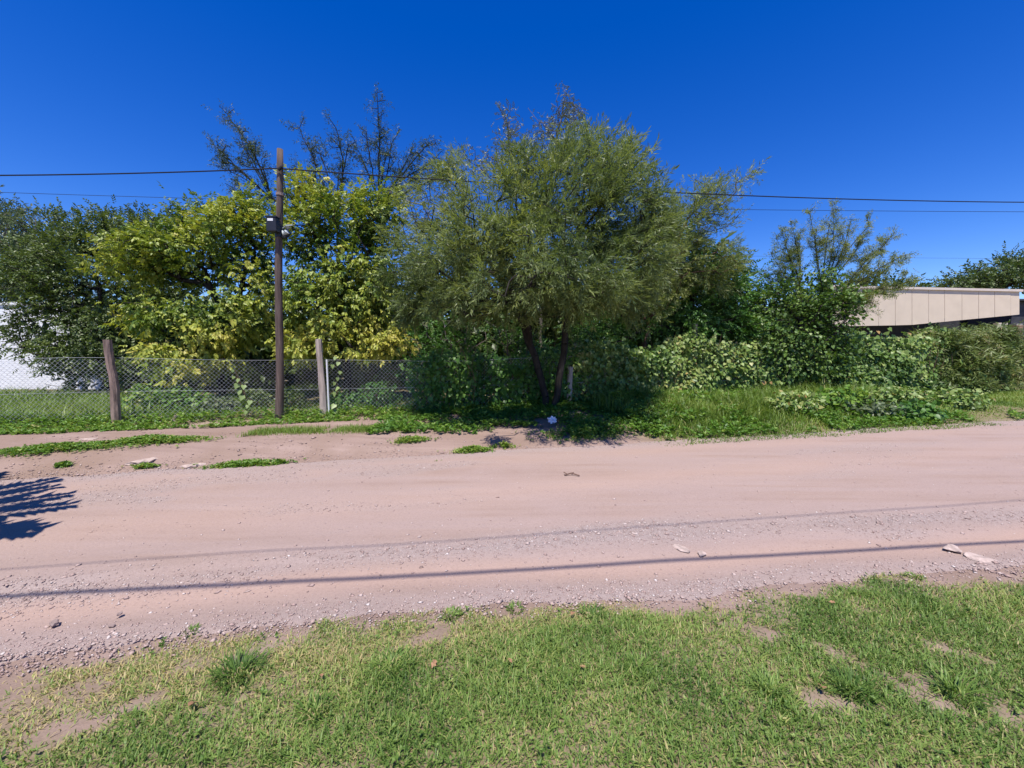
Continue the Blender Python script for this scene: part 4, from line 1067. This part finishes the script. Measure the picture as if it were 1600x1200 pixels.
# ------------------------------------------------------------------ vine hedge on the fence, right
def hedge(name, label, px0, px1, top, leaf, mat, size, n, hue, bulge=.35, cat='hedge', group='overgrown hedge on the fence', stems=40, y_off=0.0):
    def fx(px):
        k = (px - 800) / F; return k * FA / (1 - FB * k)
    x0, x1 = fx(px0), fx(px1); xm = (x0 + x1) / 2
    base = (xm, fence_y(xm), ground_z(xm, fence_y(xm)))
    root = empty(name, base, label, cat, group)
    x = x0 + (x1 - x0) * rng.random(n)
    pxs = np.interp(x, np.linspace(x0, x1, 60), [800 + F * a / fence_y(a) for a in np.linspace(x0, x1, 60)])
    yf = fence_y(x) + y_off
    zg = base_z(x, yf); zt = CAMH + (550 - np.interp(pxs, [p for p, _ in top], [q for _, q in top])) * yf / F + .9 * (fbm(x * 1.3, 3.3, 4) - .5) + .12 * rng.normal(0, 1, n) * (rng.random(n) < .25)
    t = rng.random(n) ** .85; z = zg + .05 + (zt - zg - .05) * t
    bl = bulge * (3.2 * np.clip(fbm(x * 1.5, z * 1.5 + 20, 3) - .28, 0, 1)) * (1 - .35 * t)
    depth = rng.random(n) ** 2.2                     # most leaves near the outer face
    off = -bl + depth * (bl + .5); topcap = t > .93
    off[topcap] = -bl[topcap] + rng.random(topcap.sum()) * (bl[topcap] + .8)
    x = x + rng.normal(0, .22, n)
    P = np.stack([x, yf, z], 1) + fn[None] * off[:, None]
    D = rng.normal(0, .6, (n, 3)) + np.array([0, -.5, -.75])
    up = np.array([0, -.85, .65]) + rng.normal(0, .38, (n, 3))
    if leaf == 'lance': D = rng.normal(0, .6, (n, 3)) + np.array([1.0, 0, 0]); up = np.tile([0, 0, 1.0], (n, 1))
    S = size * (.6 + .8 * rng.random(n))
    V, T, r = foliage(leaf, P, D, S, hue(P, None), roll=rng.normal(0, .35, n), upbias=up)
    o = link('foliage', mesh_np('foliage', V - np.array(base), T, mat, rnd=r), root); o["kind"] = "stuff"
    st = Part()
    for k in range(stems):
        xx_ = x0 + (x1 - x0) * rng.random(); pts = []; oo = -.05 + .3 * rng.random(); h = np.interp(xx_, [x0, x1], [1.7, 1.8]) * (.6 + .5 * rng.random())
        for q in np.linspace(0, 1, 6):
            pts.append(np.array([xx_, fence_y(xx_) + y_off, ground_z(xx_, fence_y(xx_)) - .03 + h * q]) + fn * oo); xx_ += rng.normal(0, .09); oo += rng.normal(0, .05)
        st.tube(pts, [.011, .01, .009, .008, .006, .004], 4)
    o = st.build('stems', M_twig, root); o["kind"] = "stuff"
    tris[name + str(px0)] = len(T)
hedge('vine_hedge', 'fence smothered in pale heart shaped vine leaves right of the short post', 905, 1200, [(905, 540), (960, 538), (1040, 536), (1080, 518), (1120, 530), (1200, 540)], 'heart', M_vine, .085, 11500, hue_noise(.5, .42, 1.3, .16), .25)
hedge('vine_hedge', 'shadowy vine hedge below the thorny tree', 1190, 1320, [(1190, 545), (1320, 535)], 'heart', M_vine, .085, 4500, hue_noise(.25, .3, 1.5, .15), .2)
hedge('vine_hedge', 'patchy bright creeper on the fence behind the forked trunk', 650, 912, [(650, 560), (720, 548), (800, 552), (912, 545)], 'heart', M_vinebright, .085, 5000, hue_noise(.6, .4, 1.5, .15), .12)
hedge('vine_hedge', 'yellowish vine hedge in front of the beige building', 1305, 1480, [(1300, 528), (1380, 524), (1430, 530), (1480, 522)], 'heart', M_vine, .10, 11500, hue_noise(.45, .4, 1.0, .15), .35)
hedge('cane_thicket', 'thicket of narrow leaved cane at the right end of the hedge', 1460, 1592, [(1460, 530), (1500, 528), (1540, 518), (1580, 528), (1592, 540)], 'lance', M_cane, .26, 6500, hue_noise(.5, .35, 1.0, .15), .4, cat='cane')
hedge('vine_hedge', 'mixed vine leaves growing through the cane at the right end', 1450, 1592, [(1460, 540), (1500, 535), (1540, 528), (1592, 545)], 'heart', M_vine, .09, 4200, hue_noise(.4, .4, 1.0, .15), .4)
# dark leafy bush at the verge
def bush(px, py, rx, ry, nn, size, hue, mat, label, z0=.15, leaf='heart'):
    d = (CAMH - z0) * F / (py - 550); x = (px - 800) / F * d; c = np.array([x, d, ground_z(x, d)])
    q = rng.normal(0, 1, (nn, 3)); q /= np.linalg.norm(q, axis=1, keepdims=True); q *= (.45 + .55 * rng.random(nn))[:, None]
    P = c + q * np.array([rx, rx * .6, ry]) + np.array([0, 0, ry * .75]); P[:, 2] = np.maximum(P[:, 2], c[2] + .03)
    D = q * .8 + rng.normal(0, .5, (nn, 3)) + np.array([0, 0, -.4]); up = q + np.array([0, -.3, .8]) + rng.normal(0, .35, (nn, 3))
    V, T, r = foliage(leaf, P, D, size * (.6 + .8 * rng.random(nn)), np.clip(hue + rng.normal(0, .2, nn), 0, 1), roll=rng.normal(0, .35, nn), upbias=up)
    root = empty('bush', c, label, 'bush', 'leafy bushes on the verge')
    o = link('foliage', mesh_np('foliage', V - c, T, mat, rnd=r), root); o["kind"] = "stuff"
    st = Part()
    for k in range(7):
        e = c + np.array([rng.normal(0, .5) * rx, rng.normal(0, .3) * rx, ry * (1 + .5 * rng.random())]); st.tube([c + (0, 0, -.03), (c + e) / 2 + rng.normal(0, .03, 3), e], [.01, .008, .004], 4)
    o = st.build('stems', M_twig, root); o["kind"] = "stuff"
bush(1440, 650, .55, .26, 520, .085, .55, M_vinebright, 'broad leaved green bush at the road edge before the cane')
bush(1365, 648, .75, .24, 700, .06, .65, M_grey, 'greyish low bush left of the broad leaved green one')
bush(1245, 645, .7, .34, 800, .075, .6, M_vine, 'pale vine heap spilling onto the verge below the thorny tree', .2)
bush(1320, 642, .75, .38, 900, .075, .5, M_weed, 'bright green leafy heap on the verge left of the greyish bush', .2)
bush(1410, 636, .8, .36, 900, .08, .5, M_vine, 'vine heap at the hedge foot behind the broad leaved bush', .25)
bush(1500, 628, .8, .3, 700, .08, .45, M_vine, 'low vine heap at the foot of the cane', .3)
bush(1075, 640, .75, .28, 900, .075, .6, M_weed, 'bright green nettle like bush at the foot of the pale vines', leaf='heart')
bush(275, 650, .75, .36, 900, .065, .45, M_weed, 'green leafy weeds heaped behind the fence left of the pole')
bush(340, 650, .45, .24, 450, .06, .75, M_grey, 'pale grey green weed clump behind the fence beside the pole')

bush(222, 652, .55, .42, 650, .06, .6, M_weed, 'leafy weeds behind the fence beside the crooked post')
bush(400, 641, .4, .3, 350, .06, .4, M_dark, 'dim leafy clump behind the fence left beside the pole')
bush(535, 640, .5, .26, 420, .06, .5, M_vinebright, 'low green clump behind the fence right of the pale post')
bush(450, 640, .5, .28, 420, .06, .35, M_dark, 'low dark leaves behind the fence just right of the pole')
bush(590, 645, .55, .42, 650, .06, .5, M_vinebright, 'green leafy shrub behind the fence near the feathery tree')
# single climbing vines with big leaves on the wire
def climber(label, pts, big):
    P0 = None; root = None
    d0 = FA / (1 - FB * (pts[0][0] - 800) / F) - .05
    base = W(pts[0][0], 652, d0); base[2] = ground_z(base[0], base[1])
    root = empty('climbing_vine', base, label, 'vine', 'vines climbing the wire fence')
    path = [base - (0, 0, .05)]
    tv, tt = TEMPL['heart'][0]
    me = None
    for (px, py, s) in pts:
        dd = FA / (1 - FB * (px - 800) / F) - .04; p = W(px, py, dd); path.append(p + (rng.normal(0, .015), .03, .03))
        if me is None: me = mesh_np('leaf', tv, tt, big, rnd=np.full(len(tt), .72), smooth=True)
        o = link('leaf', me, root)
        o.location = tuple(p - base + np.array([0, -.02, .03]))
        o.rotation_euler = (math.radians(-25 + rng.normal(0, 12)), math.radians(62 + rng.normal(0, 12)), math.radians(-90 + rng.normal(0, 22)))
        sc = s * dd / F; o.scale = (sc, sc, sc)
    Part().tube(path, .005, 5).build('stem', M_twig, root)
M_big = leafmat("large_vine_leaf", [(0, (.12, .2, .05)), (1, (.33, .42, .16))], trans=.25, spec=.4)
climber('vine with a chain of large pale leaves right of the pale post', [(526, 642, 8), (524, 634, 9), (530, 624, 9), (524, 615, 8), (530, 607, 8), (523, 599, 7), (528, 592, 6), (532, 582, 6), (520, 572, 7), (530, 568, 7), (525, 560, 6)], M_big)
climber('vine with large pale leaves climbing the fence left of the pole', [(386, 644, 7), (392, 628, 8), (380, 620, 9), (376, 612, 8), (382, 604, 8), (372, 602, 9), (374, 594, 7), (366, 590, 6), (388, 635, 6), (365, 580, 5)], M_big)

# ------------------------------------------------------------------ small things lying about
def rock(px, py, size, flat, mat, label, z0=0.0, name='stone', cat='stone'):
    d = (CAMH - z0) * F / (py - 550); x = (px - 800) / F * d
    zz_ = max(float(road_z(x, d)), ground_z(x, d)) if uv(x, d)[1] < 6.3 else ground_z(x, d)
    import bmesh
    bm = bmesh.new(); bmesh.ops.create_icosphere(bm, subdivisions=2, radius=1)
    ph = rng.random(3) * 9
    for v in bm.verts:
        k = 1 + .28 * math.sin(v.co.x * 2.6 + ph[0]) * math.cos(v.co.y * 3.1 + ph[1]) + .10 * rng.normal()
        v.co = Vector((v.co.x * k * size, v.co.y * k * size * .7, max(-.5, min(.75, v.co.z * k)) * size * flat))
    me = bpy.data.meshes.new(name); bm.to_mesh(me); bm.free(); me.materials.append(mat)
    o = link(name, me); o.location = (x, d, zz_ + size * flat * .02); o.rotation_euler = (0, 0, rng.random() * 3)
    return tag(o, label, cat, 'stones by the road')
rock(46, 995, .034, .5, M_stonedk, 'largest brownish stone lying on the road near the left edge')
rock(215, 722, .17, .22, M_stone, 'pale flat stone half buried in the bank', .07)
rock(293, 724, .15, .2, M_stone, 'second pale flat stone on the bank nearer the pole', .07)
rock(140, 1000, .018, .5, M_stonedk, 'small brown stone beside the gravel at lower left')
rock(1075, 868, .07, .22, M_stone, 'pale slab breaking through the road right of the middle')
rock(1108, 876, .04, .25, M_stone, 'little pale slab just right of the larger slab in the road')
rock(1515, 868, .075, .2, M_stone, 'pale slab in the road near the right edge')
rock(1560, 884, .09, .2, M_stone, 'broken pale slab at the right edge beside the grass')
rock(1230, 842, .035, .5, M_stonedk, 'grey stone among the gravel strip on the right')
rock(650, 848, .02, .6, M_stone, 'single white pebble beyond the dark cable shadow')
rock(155, 979, .017, .6, M_stonedk, 'brown stone between the gravel and the left cable shadow')
rock(130, 684, .13, .15, M_stone, 'pale worn slab on top of the bank by the fence', .18)
# whitish block by the fence
d = 8.05; x = (260 - 800) / F * d
o = Part().box((x, d, ground_z(x, d) + .055), (.26, .14, .13), .3, .95, .006).build('concrete_block', M_stone, origin=(x, d, ground_z(x, d)))
md = o.modifiers.new("bevel", 'BEVEL'); md.width = .012; md.segments = 2
tag(o, 'whitish concrete block at the fence foot left of the pole', 'block')
# crumpled litter under the tree
import bmesh
d = (CAMH - .14) * F / (668 - 550); x = (864 - 800) / F * d
bm = bmesh.new(); bmesh.ops.create_icosphere(bm, subdivisions=3, radius=.075)
for v in bm.verts: v.co = v.co * (1 + .28 * rng.normal()); v.co.z *= .8
me = bpy.data.meshes.new('litter'); bm.to_mesh(me); bm.free(); me.materials.append(M_litter)
o = link('litter', me); o.location = (x, d, ground_z(x, d) + .14); tag(o, 'crumpled pale blue plastic litter in the weeds under the tree', 'litter')
# dry twig and leaf on the road
d = 992 / (748 - 550); x = (895 - 800) / F * d; z = float(road_z(x, d))
o = Part().tube([(x - .09, d, z + .012), (x, d + .03, z + .03), (x + .1, d - .02, z + .012)], .009, 5).tube([(x, d + .03, z + .03), (x + .04, d + .09, z + .02)], .006, 5).tube([(x - .05, d + .01, z + .02), (x - .09, d + .07, z + .03)], .007, 5).build('dry_twig', M_twig, origin=(x, d, z))
tag(o, 'small dry twig lying on the far half of the road', 'twig')
def fallen(px, py, s, label):
    d = 992 / (py - 550); x = (px - 800) / F * d
    z = float(gz(x, d, x, d))
    pts = [(0, 0), (.25, .28), (.45, .2), (.6, .36), (.78, .12), (1, 0), (.78, -.14), (.58, -.33), (.45, -.18), (.2, -.27)]
    v = [(px_ - .5, py_, .10 * math.sin(px_ * 5) + .25 * abs(py_)) for px_, py_ in pts] + [(0, 0, -.02)]
    f = [[i, (i + 1) % 10, 10] for i in range(10)]
    me = bpy.data.meshes.new('fallen_leaf'); me.from_pydata([tuple(c * s for c in p) for p in v], [], f); me.materials.append(M_deadleaf); me.update()
    o = link('fallen_leaf', me); o.location = (x, d, z + .035); o.rotation_euler = (rng.normal(0, .25), rng.normal(0, .25), rng.random() * 6.28)
    md = o.modifiers.new("thickness", 'SOLIDIFY'); md.thickness = .0015
    tag(o, label, 'leaf', 'fallen leaves on the lawn')
for a in ((670, 1089, .045, 'orange brown dead leaf right of the spreading pale tuft'),
          (797, 1083, .035, 'pale tan dead leaf near the middle of the lawn'),
          (483, 1110, .03, 'small tan dead leaf left of the spreading pale tuft'),
          (265, 1163, .05, 'long tan dead leaf at the lower left of the lawn'),
          (900, 990, .045, 'orange dead leaf at the lawn edge by the dark tuft'),
          (918, 1095, .035, 'tan dead leaf right of the lawn middle'),
          (1325, 975, .035, 'reddish dead leaf in the upper right lawn'),
          (1318, 1130, .05, 'reddish dead leaf by the worn soil on the right')):
    fallen(*a)

# ------------------------------------------------------------------ palm beside the camera; only its shadow reaches into the photo
pb = np.array([-6.8, 1.6, ground_z(-6.8, 1.6)])
palm = empty('palm_tree', pb, 'feathery palm left of the view throwing its shadow on the road', 'palm')
Part().tube([pb + (0, 0, -.2), pb + (.05, 0, 1.0), pb + (.02, .05, 2.2)], [.2, .17, .15], 10, wob=.04).build('trunk', M_barkgrey, palm)
crown_c = pb + (.02, .05, 2.2)
for k in range(30):
    az = k * 2.399 + .1 * rng.normal(); el = .25 + .9 * ((k * .618) % 1); L = 2.3 + .3 * rng.random(); V = []; T = []; pts = []
    for t in np.linspace(0, 1, 18):
        q = el - 1.35 * t * t
        r_ = L * t * math.cos(el * .6 - .4 * t); h_ = L * (math.sin(el) * t - .75 * t * t)
        pts.append(crown_c + (r_ * math.cos(az), r_ * math.sin(az), h_))
    pr = Part().tube(pts, list(np.linspace(.02, .004, 18)), 5); fr = pr.build('frond', M_cane, palm)
    sd_ = np.array([-math.sin(az), math.cos(az), 0]); fw = np.array([math.cos(az), math.sin(az), 0])
    for i in range(2, 18):
        for sg in (-1, 1):
            for j in range(2):
                p = pts[i] if j == 0 else (pts[i] + pts[i - 1]) / 2; ll = .5 * math.sin(math.pi * (.12 + .8 * i / 18)) * (.85 + .3 * rng.random())
                dv = sd_ * sg * .8 + fw * .6 + np.array([0, 0, -.25 + .2 * rng.normal()]); dv /= np.linalg.norm(dv)
                v, q = leaf_tri(ll, .10, p, dv, np.array([0, 0, 1.0])); b_ = len(V); V += v; T += [[a_ + b_ for a_ in f_] for f_ in q]
    o = link('leaflets', mesh_np('leaflets', np.array(V) - pb, np.array(T), M_cane, rnd=np.full(len(T), .3)), fr); o["kind"] = "stuff"

tot = sum(len(o.data.polygons) * (1 if len(o.data.polygons) and o.data.polygons[0].loop_total == 3 else 2) for o in SC.objects if o.type == 'MESH')
print("TRIS", tris, 'lawn', n_lawn, 'total', tot)
